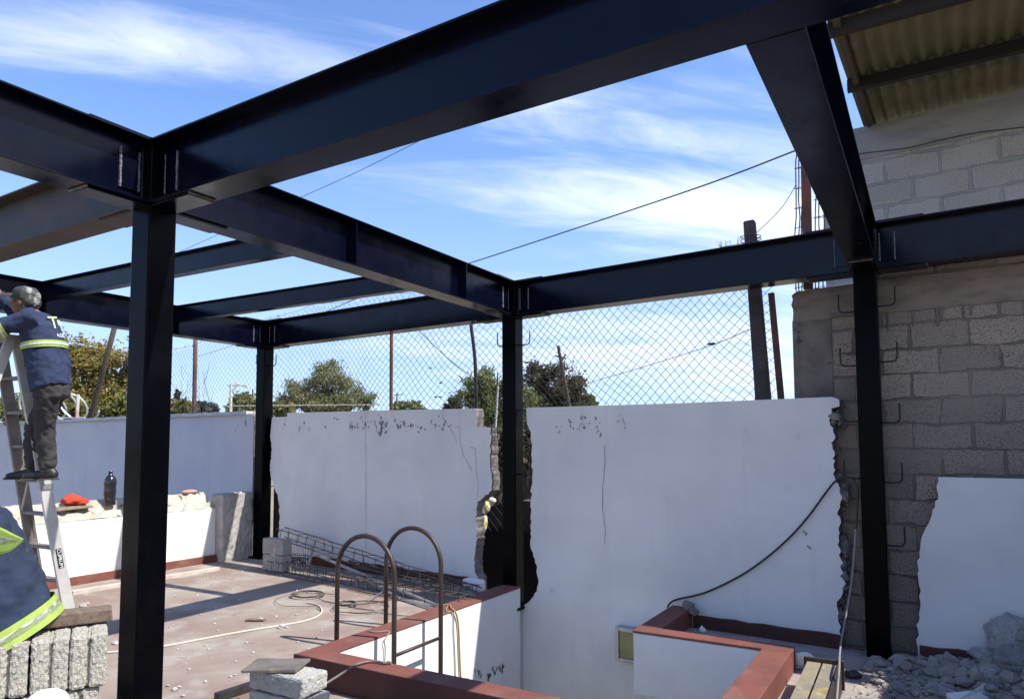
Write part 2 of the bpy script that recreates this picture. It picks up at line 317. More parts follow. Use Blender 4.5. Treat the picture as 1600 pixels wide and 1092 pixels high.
def pumice(name, c1, c2, dk):
    m = mat(name, c1, .95, c2, 5, 6, (.3, .7), bump=1.0, bscale=55, spots=[(dk, 62, .57, .66)]); return m
pumice_m = pumice('pumice_block', (.50, .47, .40), (.43, .41, .36), (.17, .155, .13))
block_m = pumice('light_block', (.50, .49, .45), (.43, .42, .39), (.30, .29, .27))
def leaf_mat(name, cols, trans=.25):
    m = bpy.data.materials.new(name); m.use_nodes = True; t = m.node_tree; b = t.nodes['Principled BSDF']; b.inputs['Roughness'].default_value = .7
    g = t.nodes.new('ShaderNodeNewGeometry'); r = t.nodes.new('ShaderNodeValToRGB')
    r.color_ramp.interpolation = 'LINEAR'
    e = r.color_ramp.elements; e[0].color = (*cols[0], 1); e[1].color = (*cols[-1], 1)
    for i, c in enumerate(cols[1:-1]): k = e.new((i + 1) / (len(cols) - 1)); k.color = (*c, 1)
    t.links.new(g.outputs['Random Per Island'], r.inputs[0]); t.links.new(r.outputs[0], b.inputs['Base Color'])
    tr = t.nodes.new('ShaderNodeBsdfTranslucent'); t.links.new(r.outputs[0], tr.inputs[0])
    ms = t.nodes.new('ShaderNodeMixShader'); ms.inputs[0].default_value = .45
    o = t.nodes['Material Output']; t.links.new(b.outputs[0], ms.inputs[1]); t.links.new(tr.outputs[0], ms.inputs[2]); t.links.new(ms.outputs[0], o.inputs[0])
    return m
leaf_autumn = leaf_mat('autumn_leaves', [(.16, .18, .05), (.34, .27, .06), (.40, .28, .07), (.19, .21, .055), (.34, .21, .06), (.15, .18, .05)])
leaf_green = leaf_mat('green_leaves', [(.09, .125, .035), (.15, .18, .06), (.20, .22, .08), (.115, .15, .05)])
leaf_willow = leaf_mat('grey_green_leaves', [(.14, .15, .06), (.21, .22, .10), (.26, .26, .13), (.17, .18, .08)])
leaf_dark = leaf_mat('dark_olive_leaves', [(.05, .055, .028), (.09, .088, .05), (.12, .105, .063), (.07, .07, .04)])
leaf_yel = leaf_mat('yellow_green_leaves', [(.13, .15, .03), (.20, .20, .05), (.10, .12, .03), (.24, .20, .05)])
leaf_blue = leaf_mat('blue_green_leaves', [(.04, .07, .055), (.07, .10, .08), (.055, .08, .06)])

# ------------------------------------------------------------------ the setting: ground, floors
GZ = -2.9
g = MB(); g.add([(-1500, -1500, GZ), (1500, -1500, GZ), (1500, 1500, GZ), (-1500, 1500, GZ)], [(0, 1, 2, 3)])
tag(g.build('ground', mat('dry_ground', (.26, .21, .15), .95, (.14, .14, .07), .08, 8)), kind='structure')
# terrace slab left of the light well
def slab(x0, x1, y0, ya, yb, z0, z1):
    m_ = MB(); m_.add([(x0, y0, z0), (x1, y0, z0), (x1, yb, z0), (x0, ya, z0), (x0, y0, z1), (x1, y0, z1), (x1, yb, z1), (x0, ya, z1)], [(3, 2, 1, 0), (4, 5, 6, 7), (0, 1, 5, 4), (1, 2, 6, 5), (2, 3, 7, 6), (3, 0, 4, 7)]); return m_
f = slab(-8.45, -3.972, -3.0, 6.95, 6.60, -.22, 0); tag(f.build('terrace_floor', floor_m), kind='structure')
f = MB(); f.span((-3.965, -3.0, -.30), (1.3, 3.645, -.10)); tag(f.build('lower_floor', floor_m), kind='structure')
f = MB(); f.span((-.935, 3.65, -.28), (1.3, 5.60, -.065)); f2_ = slab(-1.945, 1.3, 5.605, 6.48, 6.26, -.28, -.065); f.add(f2_.v, f2_.f); tag(f.build('rubble_floor', grey_floor_m), kind='structure')
f = MB(); f.span((-3.9, 3.7, -2.95), (-.9, 6.5, -2.78)); tag(f.build('light_well_floor', grey_floor_m), kind='structure')

# ------------------------------------------------------------------ white rear walls
def wallobj(name, label, cat='wall'): return thing(name, label, cat, W0, WANG)
TH = .15
# left of the middle column
w = wallobj('garden_wall', 'white painted wall with a scarred top between the far left column and the middle column')
T = lambda pts: [Wl(*p) for p in pts]
poly = T([(425, 652), (449, 651), (449, 645), (600, 641), (741, 638)]) \
    + jag(T([(743, 640), (744, 655), (743, 667)]), .006, .03, 3) + T([(752, 667)]) \
    + jag(T([(767, 668), (767, 690), (765, 720), (768, 745), (768, 766), (757, 776), (746, 783), (744, 807), (745, 838), (742, 869), (741, 888), (748, 905)]), .012, .03, 4)
xe = poly[-1][0]
poly += [(xe, -.25), (Wl(430, 880)[0], -.25)]
poly += jag(T([(434, 845), (437, 813), (436, 788), (433, 772), (428, 759), (422, 742), (423, 720), (425, 700), (422, 682)]), .012, .03, 5)
prism(poly, TH).build('wall', [white_wall_m, broken_m], w)
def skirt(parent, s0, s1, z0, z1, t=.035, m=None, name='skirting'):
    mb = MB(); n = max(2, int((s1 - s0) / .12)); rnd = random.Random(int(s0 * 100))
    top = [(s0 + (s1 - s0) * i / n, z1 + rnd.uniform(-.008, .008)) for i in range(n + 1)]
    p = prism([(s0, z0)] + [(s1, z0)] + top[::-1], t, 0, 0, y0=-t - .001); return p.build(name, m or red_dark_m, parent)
skirt(w, Wl(440, 860)[0], Wl(742, 900)[0], -.02, .11)
def stain(parent, items, m, name, eps=.0025, seed=2):          # irregular flat chips of lost paint
    rnd = random.Random(seed); mb = MB()
    for (px, py, rx, ry) in items:
        c = Wl(px, py); k = rnd.randint(6, 9); sc = 1 / 158.0; a0 = rnd.uniform(-.5, .5)
        vs_ = []
        for i in range(k):
            an = 2 * math.pi * i / k; q = rnd.uniform(.45, 1.15)
            x = math.cos(an) * rx * q * 1.35; z = math.sin(an) * ry * q * 1.45
            vs_.append((c[0] + (x * math.cos(a0) - z * math.sin(a0)) * sc, -eps, c[1] + (x * math.sin(a0) + z * math.cos(a0)) * sc))
        mb.add(vs_, [tuple(range(k))])
    return mb.build(name, m, parent)
scar_m = mat('bare_plaster_scar', (.20, .20, .205), .95, (.30, .30, .30), 30)
rnd = random.Random(11); its = []
for (px, py, n_, sp) in [(455, 662, 5, 8), (482, 668, 5, 8), (522, 658, 4, 5), (546, 664, 7, 7), (566, 664, 10, 9), (596, 661, 12, 6), (598, 672, 6, 4), (620, 662, 9, 8), (640, 665, 8, 9), (655, 670, 5, 8), (688, 660, 6, 8), (700, 668, 3, 8)]:
    for i in range(n_): its.append((px + rnd.gauss(0, sp), py + rnd.gauss(0, 5), rnd.uniform(.8, 2.6), rnd.uniform(1.0, 3.8)))
its += [(597, 660, 4, 6), (596, 672, 3.2, 7), (571, 662, 2.5, 5), (548, 666, 2.5, 5)]
stain(w, its, scar_m, 'paint_scar')
def crack(parent, pts, wd=.004, name='crack', m=None, jit=.006, seed=1, eps=.003):
    q = jag(T(pts), jit, .05, seed); mb = MB()
    for i in range(len(q) - 1):
        (a, b), (c, d) = q[i], q[i + 1]; dx, dz = c - a, d - b; n = math.hypot(dx, dz) or 1; k = wd * random.uniform(.5, 1.2)
        ox, oz = -dz / n * k / 2, dx / n * k / 2
        mb.add([(a + ox, -eps, b + oz), (c + ox, -eps, d + oz), (c - ox, -eps, d - oz), (a - ox, -eps, b - oz)], [(0, 1, 2, 3)])
    return mb.build(name, m or scar_m, parent)
crack(w, [(692, 641), (693, 655), (703, 668), (710, 680), (714, 692)], .006, seed=2)
crack(w, [(712, 667), (719, 668), (719, 690), (724, 712), (732, 725), (738, 735)], .006, seed=3)
crack(w, [(735, 698), (743, 700), (744, 735), (748, 755), (745, 778)], .005, seed=4)
crack(w, [(571, 643), (572, 700), (572, 870)], .005, jit=.0015, seed=5, name='joint_line')

# between middle column and right column, running down into the light well
w2 = wallobj('garden_wall', 'large white wall with a cracked face between the middle column and the right column')
xw = (-3.775 - W0.x) / WE.x
poly = T([(822, 637), (1060, 630), (1300, 620)]) + jag(T([(1311, 624), (1311, 633), (1302, 638), (1303, 651), (1296, 656), (1300, 664), (1302, 680), (1301, 691), (1304, 710), (1303, 735), (1304, 751), (1315, 764), (1310, 798), (1314, 832), (1311, 856), (1315, 883), (1320, 907), (1310, 941), (1313, 972), (1314, 1000)]), .016, .025, 7)
xr = poly[-1][0]
poly += [(xr, -2.85), (xw - .16, -2.85)] + jag(T([(787, 930), (796, 946), (806, 957), (820, 946), (829, 938), (840, 919), (841, 903), (837, 878), (829, 850), (829, 838), (830, 800), (830, 776), (831, 729), (831, 695), (829, 676), (823, 657)]), .012, .03, 8)
prism(poly, TH).build('wall', [white_wall_m, broken_m], w2)
skirt(w2, Wl(1085, 960)[0], Wl(1314, 1000)[0], -.08, .045)
its = []
for (px, py, n_, sp) in [(874, 668, 4, 3), (893, 660, 5, 5), (910, 664, 9, 5), (912, 655, 5, 4), (935, 665, 5, 4), (938, 675, 4, 3), (972, 657, 4, 4), (977, 669, 3, 3), (933, 656, 2, 2), (1258, 838, 2, 3), (1262, 855, 2, 3)]:
    for i in range(n_): its.append((px + rnd.gauss(0, sp), py + rnd.gauss(0, 5), rnd.uniform(.6, 1.7), rnd.uniform(.7, 2.6)))
stain(w2, its, scar_m, 'paint_scar', seed=5)
crack(w2, [(945, 695), (946, 720), (942, 760), (941, 790), (946, 822), (945, 850)], .007, seed=6)
mb = MB(); rnd = random.Random(15)
for i in range(150):
    py = rnd.choice([rnd.uniform(640, 1000), rnd.gauss(760, 14), rnd.gauss(935, 18), rnd.gauss(655, 10), rnd.gauss(860, 15)]); py = min(max(py, 632), 1003); px = np.interp(py, [640, 700, 750, 764, 800, 907, 941, 1000], [1303, 1302, 1303, 1314, 1310, 1318, 1310, 1314]) + rnd.triangular(-2, 14, 1); q = Wl(px, py, .05)
    mb.rock((q[0], rnd.uniform(.01, .14), q[1]), rnd.choice([.008, .010, .014, .018, .026, .040]), sq=(rnd.uniform(.6, 1.3), 1, rnd.uniform(.6, 1.3)))
mb.build('broken_edge', broken_m, w2)
# right of the right column
w3 = wallobj('garden_wall', 'low white wall piece with a ragged left edge right of the right hand column')
poly = jag(T([(1434, 1012), (1434, 976), (1438, 951), (1438, 923), (1434, 890), (1436, 862), (1445, 829), (1459, 797), (1465, 772), (1466, 745)]), .010, .03, 9)
poly += [(poly[-1][0] + 1.1, poly[-1][1]), (poly[-1][0] + 1.1, -.25), (poly[0][0], -.25)]
prism(poly, TH).build('wall', [white_wall_m, broken_m], w3)
skirt(w3, Wl(1437, 1000)[0], Wl(1560, 1000)[0], -.10, .055)
# lilac continuation on the far left
w4 = wallobj('boundary_wall', 'lilac grey wall with a pale coping behind the ladder on the far left')
s1 = Wl(397, 646)[0]; zt4 = Wl(300, 650)[1]
prism([(-17, -2.9), (s1, -2.9)] + jag([(s1, zt4 - .12), (s1 - .02, zt4 - .02), (s1 - .12, zt4)], .01, .03, 3) + [(-17, zt4)], TH).build('wall', [lilac_m, broken_m], w4)
mb = MB(); n = 60
for i in range(n):
    a = -17 + (s1 - .15 + 17) * i / n; b = -17 + (s1 - .15 + 17) * (i + 1) / n
    mb.box(((a + b) / 2, .06, zt4 + .015 + random.uniform(-.004, .004)), (b - a + .004, .22, .05))
mb.build('coping', mat('pale_coping', (.52, .52, .54), .9, (.42, .42, .44), 4, bump=.3, bscale=20), w4)
stain(w4, [(300, 664, 1, 2), (310, 662, 1, 4), (335, 668, 1, 2), (372, 664, 1, 5), (384, 660, 4, 6), (368, 672, 1, 2)] , scar_m, 'paint_scar', seed=8)

# block wall of the neighbouring building
wb = wallobj('block_wall', 'tall rough grey block wall of the neighbouring building rising behind the right hand column')
s0 = Wl(1242, 520, .16)[0]; zt = Wl(1242, 458, .16)[1]
poly = jag([(s0, -2.8), (s0, .8), (s0 - .005, zt - .03), (s0 + .06, zt)], .012, .06, 4) + [(2.6 + 3.91, zt + .02), (2.6 + 3.91, -2.8)]
prism(poly, .22, 0, 0, y0=.16).build('lower_blocks', [block_wall_m], wb)
band = prism(jag([(s0 - .01, zt - .23), (s0 - .015, zt - .02)], .008, .04, 5) + jag([(s0 + .03, zt + .012), (s0 + 3, zt + .03), (6.5, zt + .03)], .010, .10, 6) + jag([(6.5, zt - .25), (s0 - .01, zt - .25)], .012, .05, 8), .20, 0, 0, y0=.148)
band.build('tie_beam', mat('stained_concrete', (.25, .198, .155), .95, (.14, .118, .10), 3, 9, bump=.5, bscale=20, spots=[((.12, .105, .095), 6, .58, .75)], stretch=(1, 1, 2.5)), wb)
prism([(Wl(1336, 420, .17)[0], zt - .02), (6.5, zt - .02), (6.5, 3.36), (Wl(1336, 420, .17)[0], 3.33)], .18, 0, 0, y0=.17).build('upper_course', block_wall_m, wb)
# vertical mortar drips below the tie beam
mb = MB(); rnd = random.Random(21)
for i in range(11):
    s = s0 + .5 + rnd.random() ** 1.3 * 1.5; ln = rnd.uniform(.08, .42)
    mb.box((s, .154, zt - .24 - ln / 2), (rnd.uniform(.006, .014), .010, ln), jit=.004)
mb.build('mortar_drip', dark_concrete_m, wb)
mb = MB(); mb.span((s0 - .02, .150, -.2), (s0 + .30, .40, zt - .24)); 
UO = 2.95; su = Wl(1287, 340, UO)[0]; zu = Wl(1350, 199, UO)[1]
mb.build('end_pier', dark_concrete_m, wb, bevel=.01)
prism([(su, -2.8), (su, zu - .40), (7.5, zu - .40), (7.5, -2.8)], .18, 0, 0, y0=UO).build('upper_blocks', [upper_block_m], wb)
prism(jag([(su - .01, zu - .40), (su - .01, zu)], .006, .05, 2) + jag([(su, zu), (7.5, zu)], .006, .12, 3) + [(7.5, zu - .40)], .21, 0, 0, y0=UO - .02).build('crown_beam', mat('pale_concrete', (.33, .33, .335), .93, (.24, .24, .245), 3.5, 9, bump=.3, bscale=22, stretch=(.6, 1, 2)), wb)
mb = MB(); mb.tube([W0 + WE * s + WM * .315 + Vector((0, 0, z)) - W0 for s, z in []] or [(0, 0, 0), (0, 0, .001)], .001)
pts = [Wp(px, py, UO - .03) for px, py in [(1338, 241), (1380, 236), (1420, 231), (1470, 219), (1530, 207), (1600, 199), (1680, 186)]]
MB().tube(smoothline(pts), .005).build('thin_cable', cable_black, None).name = 'wall_cable'
tag(bpy.data.objects['wall_cable'], 'thin black cable running across the top rows of the pale upper block wall', 'cable')

# ------------------------------------------------------------------ low wall on the left
lw = thing('parapet_wall', 'low sunlit white wall with a rough broken top and red skirting along the left side', 'wall', (-8.45, 0, 0))
mb = MB(); rnd = random.Random(5); ny = 90; y0, y1 = -1.0, 6.30; prof = [0, -.04, -.09, -.15, -.21, -.27]
vs_ = []
for i in range(ny + 1):
    y = y0 + (y1 - y0) * i / ny
    for j, x in enumerate(prof):
        st = [.725, .755, .80, .805, .90, .925][j]; z = st + (rnd.uniform(-.035, .035) if j not in (0, 5) else rnd.uniform(-.006, .006))
        vs_.append((x + (rnd.uniform(-.015, .015) if 0 < j < 5 else 0), y, z))
k = len(prof)
mb.add(vs_, [(i * k + j, (i + 1) * k + j, (i + 1) * k + j + 1, i * k + j + 1) for i in range(ny) for j in range(k - 1)])
mb.build('broken_top', mat('broken_plaster_top', (.52, .49, .41), .95, (.40, .37, .30), 9, 8, bump=.9, bscale=40, spots=[((.10, .09, .07), 7, .60, .68)]), lw)
mb = MB(); mb.span((-.27, y0, -.2), (0, y1, .72)); mb.build('wall', bright_white_m, lw)
mb = MB(); mb.span((0.001, y0, -.02), (.03, y1 + .02, .095)); mb.build('skirting', red_m, lw)
mb = MB()
for i in range(14):
    a = rnd.uniform(y0 + 3, y1); mb.box((-.28, a, .90), (.03, rnd.uniform(.15, .7), rnd.uniform(.02, .06)), jit=.006)
mb.build('ledge_strip', dark_concrete_m, lw)
st = MB(); st.box((-8.42, 6.545, .44), (.26, .49, .93), jit=.012)
o = st.build('broken_wall_end', mat('rough_grey_render', (.40, .375, .35), .95, (.28, .26, .24), 8, 8, bump=.8, bscale=30, spots=[((.12, .11, .10), 14, .66, .76)]), bevel=.02); tag(o, 'rough grey broken wall end beside the far left column', 'wall end')
md = o.modifiers.new('sub', 'SUBSURF'); md.subdivision_type = 'SIMPLE'; md.levels = 4; md.render_levels = 4
tx = bpy.data.textures.new('rough', 'CLOUDS'); tx.noise_scale = .06; md = o.modifiers.new('rough', 'DISPLACE'); md.texture = tx; md.strength = .04; md.texture_coords = 'GLOBAL'
pp = MB(); pp.tube(smoothline([Xp(376, 768, -8.33), Xp(372, 790, -8.33), Xp(367, 820, -8.33), Xp(362, 850, -8.33)]), .018, 8)
cd = thing('conduit_pipe', 'pale upright conduit pipe against the broken end of the low white wall', 'pipe', (0, 0, 0))
pp.build('pipe', mat('cream_pipe', (.50, .47, .42), .6), cd, smooth=True)
MB().tube([Xp(362, 846, -8.33), Xp(362, 858, -8.33)], .03, 10).build('coupling', concrete_m, cd)
b = MB(); a1, a2 = Zp(112, 926, .02), Zp(188, 913, .02); a3, a4 = Zp(258, 903, .02), Zp(341, 888, .02)
rt = lambda a, b_: (Vector(b_) - Vector(a)).to_track_quat('X', 'Z').to_matrix()
b.box((a1 + a4) / 2, ((a4 - a1).length, .07, .045), rt(a1, a4)); tag(b.build('wooden_batten', mat('pale_batten', (.50, .45, .38), .85, (.40, .35, .30), 9), bevel=.004), 'long pale batten lying on the floor along the foot of the low white wall', 'batten')
bp_ = MB(); s_, z_ = Wl(433, 770, .2); bp_.box(W0 + WE * s_ + WM * .32 + Vector((0, 0, .42)), (.22, .2, 1.3), Matrix.Rotation(WANG, 3, 'Z'), jit=.015); tag(bp_.build('brick_pier', dark_brick_m), 'dark brown brick pier seen through the gap beside the far left column', 'pier')

# dark shed behind the hole at the middle column
sh = thing('shed', 'dark brown shed seen through the broken hole at the foot of the middle column', 'shed', W0 + WM * 1.1, WANG)
sa, sb = Wl(715, 850, 1.1)[0], Wl(905, 850, 1.1)[0]; zs = Wl(790, 782, 1.1)[1]
prism(jag([(sa, zs - .22), ((sa + sb) / 2 - .15, zs - .02), (sb, zs + .05)], .02, .06, 6) + [(sb, -2.8), (sa, -2.8)], 1.6, 0, 0).build('wall', [dark_brick_m], sh)
mb = MB(); mb.span((sa + .1, -.03, -.6), (sb - .15, .02, zs - .35)); mb.build('dark_panel', mat('painted_interior_shade', (.016, .011, .008), 1), sh)  # near-black panel: darkness of an unlit interior painted on, no real opening
hs = thing('house', 'distant pale house seen through the gap right of the middle column', 'house', (-6.6, 11.5, GZ), WANG)
mb = MB(); mb.span((-1.2, 0, 0), (1.6, 2.5, 4.0)); mb.build('wall', pale_roof_m, hs)
mb = MB(); mb.box((.2, 1.25, 4.06), (3.1, 2.8, .12)); mb.build('roof', dark_concrete_m, hs)
mb = MB()
for (px, py, d_, rx, rz) in [(760, 792, 8.4, .045, .07), (757, 815, 8.4, .03, .11), (768, 782, 8.5, .06, .04)]: mb.ell(D(px, py, d_), (rx, .05, rz))
tag(mb.build('yellow_sheeting', mat('yellow_sheet', (.62, .52, .12), .7, (.6, .6, .55), 9), smooth=True), 'crumpled yellow and white sheeting seen through the hole left of the middle column', 'sheeting')

# ------------------------------------------------------------------ steel frame
A = Vector((-3.8535, 2.414, 0)); B = Vector((-3.903, 6.585, 0)); Cc = Vector((-.422, 6.30, 0)); Dd = Vector((-8.195, 6.864, 0)); F = Vector((-.416, 2.389, 0))
ZT, ZB, WFL = 3.328, 2.958, .198
CW = .168
def column(base, label, hooks, z0, ztop=ZT - .004):
    t = thing('steel_column', label, 'column', (base.x, base.y, z0), 0, 'black steel columns of the frame')
    h = CW / 2; mb = MB(); mb.span((-h, -h, 0), (h, h, ztop - z0)); mb.build('post', column_paint, t, bevel=.008)
    mb = MB(); mb.box((0, 0, .012), (.30, .30, .024)); mb.build('base_plate', column_paint, t)
    mb = MB(); mb.box((0, 0, ztop - z0 + .006), (.20, .20, .012)); mb.build('cap_plate', column_paint, t)
    for side, px, py in hooks:
        p = Wp(px, py) ; z = p.z - z0; k = .085 if side > 0 else -.085
        q = [(k * .9, .02, z), (k + side * .09, .02, z), (k + side * .115, .02, z + .02), (k + side * .12, .02, z + .05), (k + side * .12, .02, z + .15)]
        MB().tube(smoothline(q, 3), .0068, 6).build('rebar_hook', cable_black, t, smooth=True)
    return t
column(A, 'tall black steel column standing nearest the camera on the left', [], -.10)
column(B, 'black steel column in the broken gap in the middle of the white wall', [(-1, 779, 541), (1, 825, 537), (-1, 779, 603), (1, 825, 741), (1, 825, 640), (-1, 779, 690)], -.14)
column(Cc, 'black steel column against the rough block wall on the right', [(1, 1380, 478), (-1, 1340, 487), (1, 1384, 565), (-1, 1345, 571), (1, 1388, 660), (-1, 1348, 658), (1, 1392, 753), (-1, 1350, 747), (1, 1392, 852)], -.10)
column(Dd, 'black steel column at the far left end of the white wall', [(-1, 395, 572), (1, 428, 571), (1, 424, 760), (1, 424, 650)], 0.0)
def beam(P0, P1, label, top=None, depth=ZT - ZB, fl=WFL, tf=.012, tw=.010, m=None, stiff=(), ends=(.09, .09), joint=(1, 1), z1=None, side=-1, name='steel_beam', group='steel beams of the frame', ztop=ZT):
    m = m or black_paint; P0 = Vector((P0.x, P0.y, ztop)); P1 = Vector((P1.x, P1.y, z1 if z1 is not None else ztop))
    d = P1 - P0; Ln = d.length; t = thing(name, label, 'beam', P0, 0, group)
    t.rotation_mode = 'QUATERNION'; t.rotation_quaternion = d.to_track_quat('X', 'Z'); a, b = ends[0], Ln - ends[1]
    mb = MB(); mb.span((a, -fl / 2, -tf), (b, fl / 2, 0)); mb.build('top_flange', m, t, bevel=.002)
    mb = MB(); mb.span((a, -tw / 2, -depth + tf + .0005), (b, tw / 2, -tf - .0005)); mb.build('web', m, t)
    mb = MB(); mb.span((a, -fl / 2, -depth), (b, fl / 2, -depth + tf)); mb.build('bottom_flange', m, t, bevel=.002)
    for s in stiff:
        for sd in (-1, 1):
            mb = MB(); y_ = (tw / 2 + .0005, fl / 2 - .004)
            mb.span((s - .005, sd * y_[0], -depth + tf + .001), (s + .005, sd * y_[1], -tf - .001)); mb.build('stiffener', m, t)
    for e in (0, 1):
        if not joint[e]: continue
        x0 = a if e == 0 else b; sg = 1 if e == 0 else -1
        # shear tab with its two seams of weld on the seen side, cover plates above and below
        for sd in (-1, 1):
            mb = MB(); mb.box((x0 + sg * .075, sd * (tw / 2 + .0055), -depth / 2), (.10, .010, depth * .62)); mb.build('shear_tab', m, t)
            for xx in (.022, .128):
                mb = MB(); rr = random.Random(int(xx * 1000) + e)
                zs_ = [-depth / 2 + depth * .31 * (2 * i / 22 - 1) for i in range(23)]
                mb.tube([(x0 + sg * xx + rr.uniform(-.0015, .0015), sd * (tw / 2 + .006), z) for z in zs_], [rr.uniform(.006, .0095) for _ in zs_], 5)
                mb.build('weld_seam', weld_m, t)
        mb = MB(); mb.box((x0 + sg * .13, 0, -depth - .0085), (.42, fl * .80, .016)); mb.build('cover_plate', m, t, bevel=.002)
        mb = MB(); mb.box((x0 + sg * .13, 0, .0085), (.42, fl * .80, .016)); mb.build('cover_plate', m, t, bevel=.002)
        mb = MB(); rr = random.Random(e + 5)
        ys = [fl * .42 * (2 * i / 14 - 1) for i in range(15)]
        mb.tube([(x0 + sg * .345, y, -depth - .006) for y in ys], [rr.uniform(.005, .008) for _ in ys], 5); mb.build('weld_seam', weld_m, t)
    return t
Fend = A + (F - A) * 1.75
beam(A, Fend, 'large black beam crossing the top of the picture from the nearest column to the right', z1=ZT + .035 * 1.75, joint=(1, 0))
beam(A, B, 'black beam with two web stiffeners running from the nearest column back to the middle column', stiff=(1.60, 3.13))
beam(A, A + Vector((.03, -3.0, 0)), 'black beam entering at the upper left edge and ending at the nearest column', joint=(1, 0))
beam(A, A + Vector((-4.35, .05, 0)), 'rusty brown beam behind the nearest column running off to the left', m=rust_steel, joint=(1, 0), ends=(.09, .11))
beam(B, Cc, 'black beam along the rear wall from the middle column to the right hand column')
beam(Cc, Cc + Vector((2.6, -.18, 0)), 'black beam crossing the block wall from the right hand column to the right edge', joint=(1, 0))
beam(Dd, B, 'black beam along the rear wall from the far left column to the middle column')
beam(Dd, Dd + Vector((.01, -4.4, 0)), 'black beam behind the worker running from the far left column toward the left edge', stiff=(1.42, 2.98), joint=(1, 0), ends=(.09, 0))
Fb = F + Vector((0, 0, 0))
beam(Fb + Vector((0, .10, 0)), Cc, 'steep black beam at upper right running down to the right hand column', joint=(0, 1), ends=(.006, .09), ztop=ZT + .033, z1=ZT)
beam(Vector((-8.19, 3.88, 0)), Vector((-3.88, 3.96, 0)), 'slim black joist spanning between two beams, nearer of the pair', depth=.20, fl=.10, tf=.009, tw=.007, ends=(.02, .02), joint=(0, 0), name='steel_joist', group='slim steel joists')
beam(Vector((-8.19, 5.45, 0)), Vector((-3.9, 5.53, 0)), 'slim black joist spanning between two beams, farther of the pair', depth=.20, fl=.10, tf=.009, tw=.007, ends=(.02, .02), joint=(0, 0), name='steel_joist', group='slim steel joists')

# ------------------------------------------------------------------ light well parapets
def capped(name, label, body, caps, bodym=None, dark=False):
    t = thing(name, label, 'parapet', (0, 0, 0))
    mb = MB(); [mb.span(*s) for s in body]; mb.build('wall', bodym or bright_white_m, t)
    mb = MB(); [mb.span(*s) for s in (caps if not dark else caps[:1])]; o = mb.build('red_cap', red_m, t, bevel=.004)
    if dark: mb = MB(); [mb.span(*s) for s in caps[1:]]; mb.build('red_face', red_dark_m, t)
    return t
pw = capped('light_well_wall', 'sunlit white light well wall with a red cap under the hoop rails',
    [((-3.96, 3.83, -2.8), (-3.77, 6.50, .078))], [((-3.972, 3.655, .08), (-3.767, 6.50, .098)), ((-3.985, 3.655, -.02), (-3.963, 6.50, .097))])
pts = [(-3.765, y, z) for y, z in [(5.7, -.9), (5.8, -.88), (5.9, -.82), (6.05, -.78), (6.15, -.70)]]
mb = MB(); rnd = random.Random(9)
for (px, py, n_) in [(731, 1060, 3), (748, 1053, 7), (765, 1055, 10), (772, 1047, 7), (782, 1045, 7), (786, 1042, 4)]:
    for i in range(n_):
        c = Xp(px + rnd.gauss(0, 3), py + rnd.gauss(0, 3.5), -3.767); kk = 7
        mb.add([(c.x, c.y + math.cos(6.28 * i_ / kk) * .014 * rnd.uniform(.5, 1.2), c.z + math.sin(6.28 * i_ / kk) * .024 * rnd.uniform(.5, 1.2)) for i_ in range(kk)], [tuple(range(kk))])
mb.build('paint_scar', scar_m, pw)
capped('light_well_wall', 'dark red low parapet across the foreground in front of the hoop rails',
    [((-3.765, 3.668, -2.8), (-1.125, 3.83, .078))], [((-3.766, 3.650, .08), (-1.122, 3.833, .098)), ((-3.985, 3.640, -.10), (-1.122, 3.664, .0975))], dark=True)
ledge = capped('capped_ledge', 'white projecting box with red capped edges by the rear wall',
    [((-2.12, 5.452, -.40), (-1.125, 5.60, .078)), ((-2.12, 5.602, -.40), (-1.95, 6.43, .078)), ((-1.95, 5.602, -.40), (-1.125, 6.40, -.285))],
    [((-2.125, 5.448, .08), (-.925, 5.61, .10)), ((-2.125, 5.612, .0803), (-1.94, 6.455, .10)), ((-1.9495, 5.6005, -.06), (-.925, 5.612, .0995)), ((-1.9495, 5.6125, -.06), (-1.938, 6.45, .0995))], white_wall_m)
for ch in ledge.children: ch.modifiers.new('bevel', 'BEVEL').width = .006
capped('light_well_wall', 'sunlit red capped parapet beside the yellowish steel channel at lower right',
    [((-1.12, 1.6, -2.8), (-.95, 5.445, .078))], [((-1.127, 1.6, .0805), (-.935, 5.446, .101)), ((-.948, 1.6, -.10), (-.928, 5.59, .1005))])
mb = MB(); mb.rock(Wp(1075, 948, -.06), .07); mb.rock(Wp(1083, 955, -.08), .05); tag(mb.build('mortar_lump', dark_concrete_m), 'dark mortar lump where the red cap meets the rear wall', 'mortar')
mb = MB(); c = Zp(1098, 984, -.05); mb.rock(c, .035); tag(mb.build('plaster_lump', white_m), 'small white lump on the slab behind the red capped edge', 'rubble')
# wall light
wl = thing('wall_light', 'small metal framed box with a yellowed panel on the white wall beside the capped ledge', 'wall light', W0, WANG)
a = Wl(968, 975); b = Wl(992, 1032); 
mb = MB(); x0, x1, z0, z1 = a[0], a[0] + .26, b[1], a[1] + .0
mb.span((x0, -.10, z0), (x0 + .035, -.001, z1)); mb.span((x1 - .035, -.10, z0), (x1, -.001, z1)); mb.span((x0 + .0355, -.10, z1 - .035), (x1 - .0355, -.001, z1)); mb.span((x0 + .0355, -.10, z0), (x1 - .0355, -.001, z0 + .035))
mb.build('frame', steel_m, wl, bevel=.003)
mb = MB(); mb.span((x0 + .036, -.085, z0 + .036), (x1 - .036, -.002, z1 - .036)); mb.build('panel', glass_yellow, wl)
mb = MB(); mb.tube([Wp(1041, 1066, -.05), Wp(1041, 1150, -.05)], .012); tag(mb.build('drain_pipe', cable_black), 'thin black pipe running down the wall below the white ledge box', 'pipe')

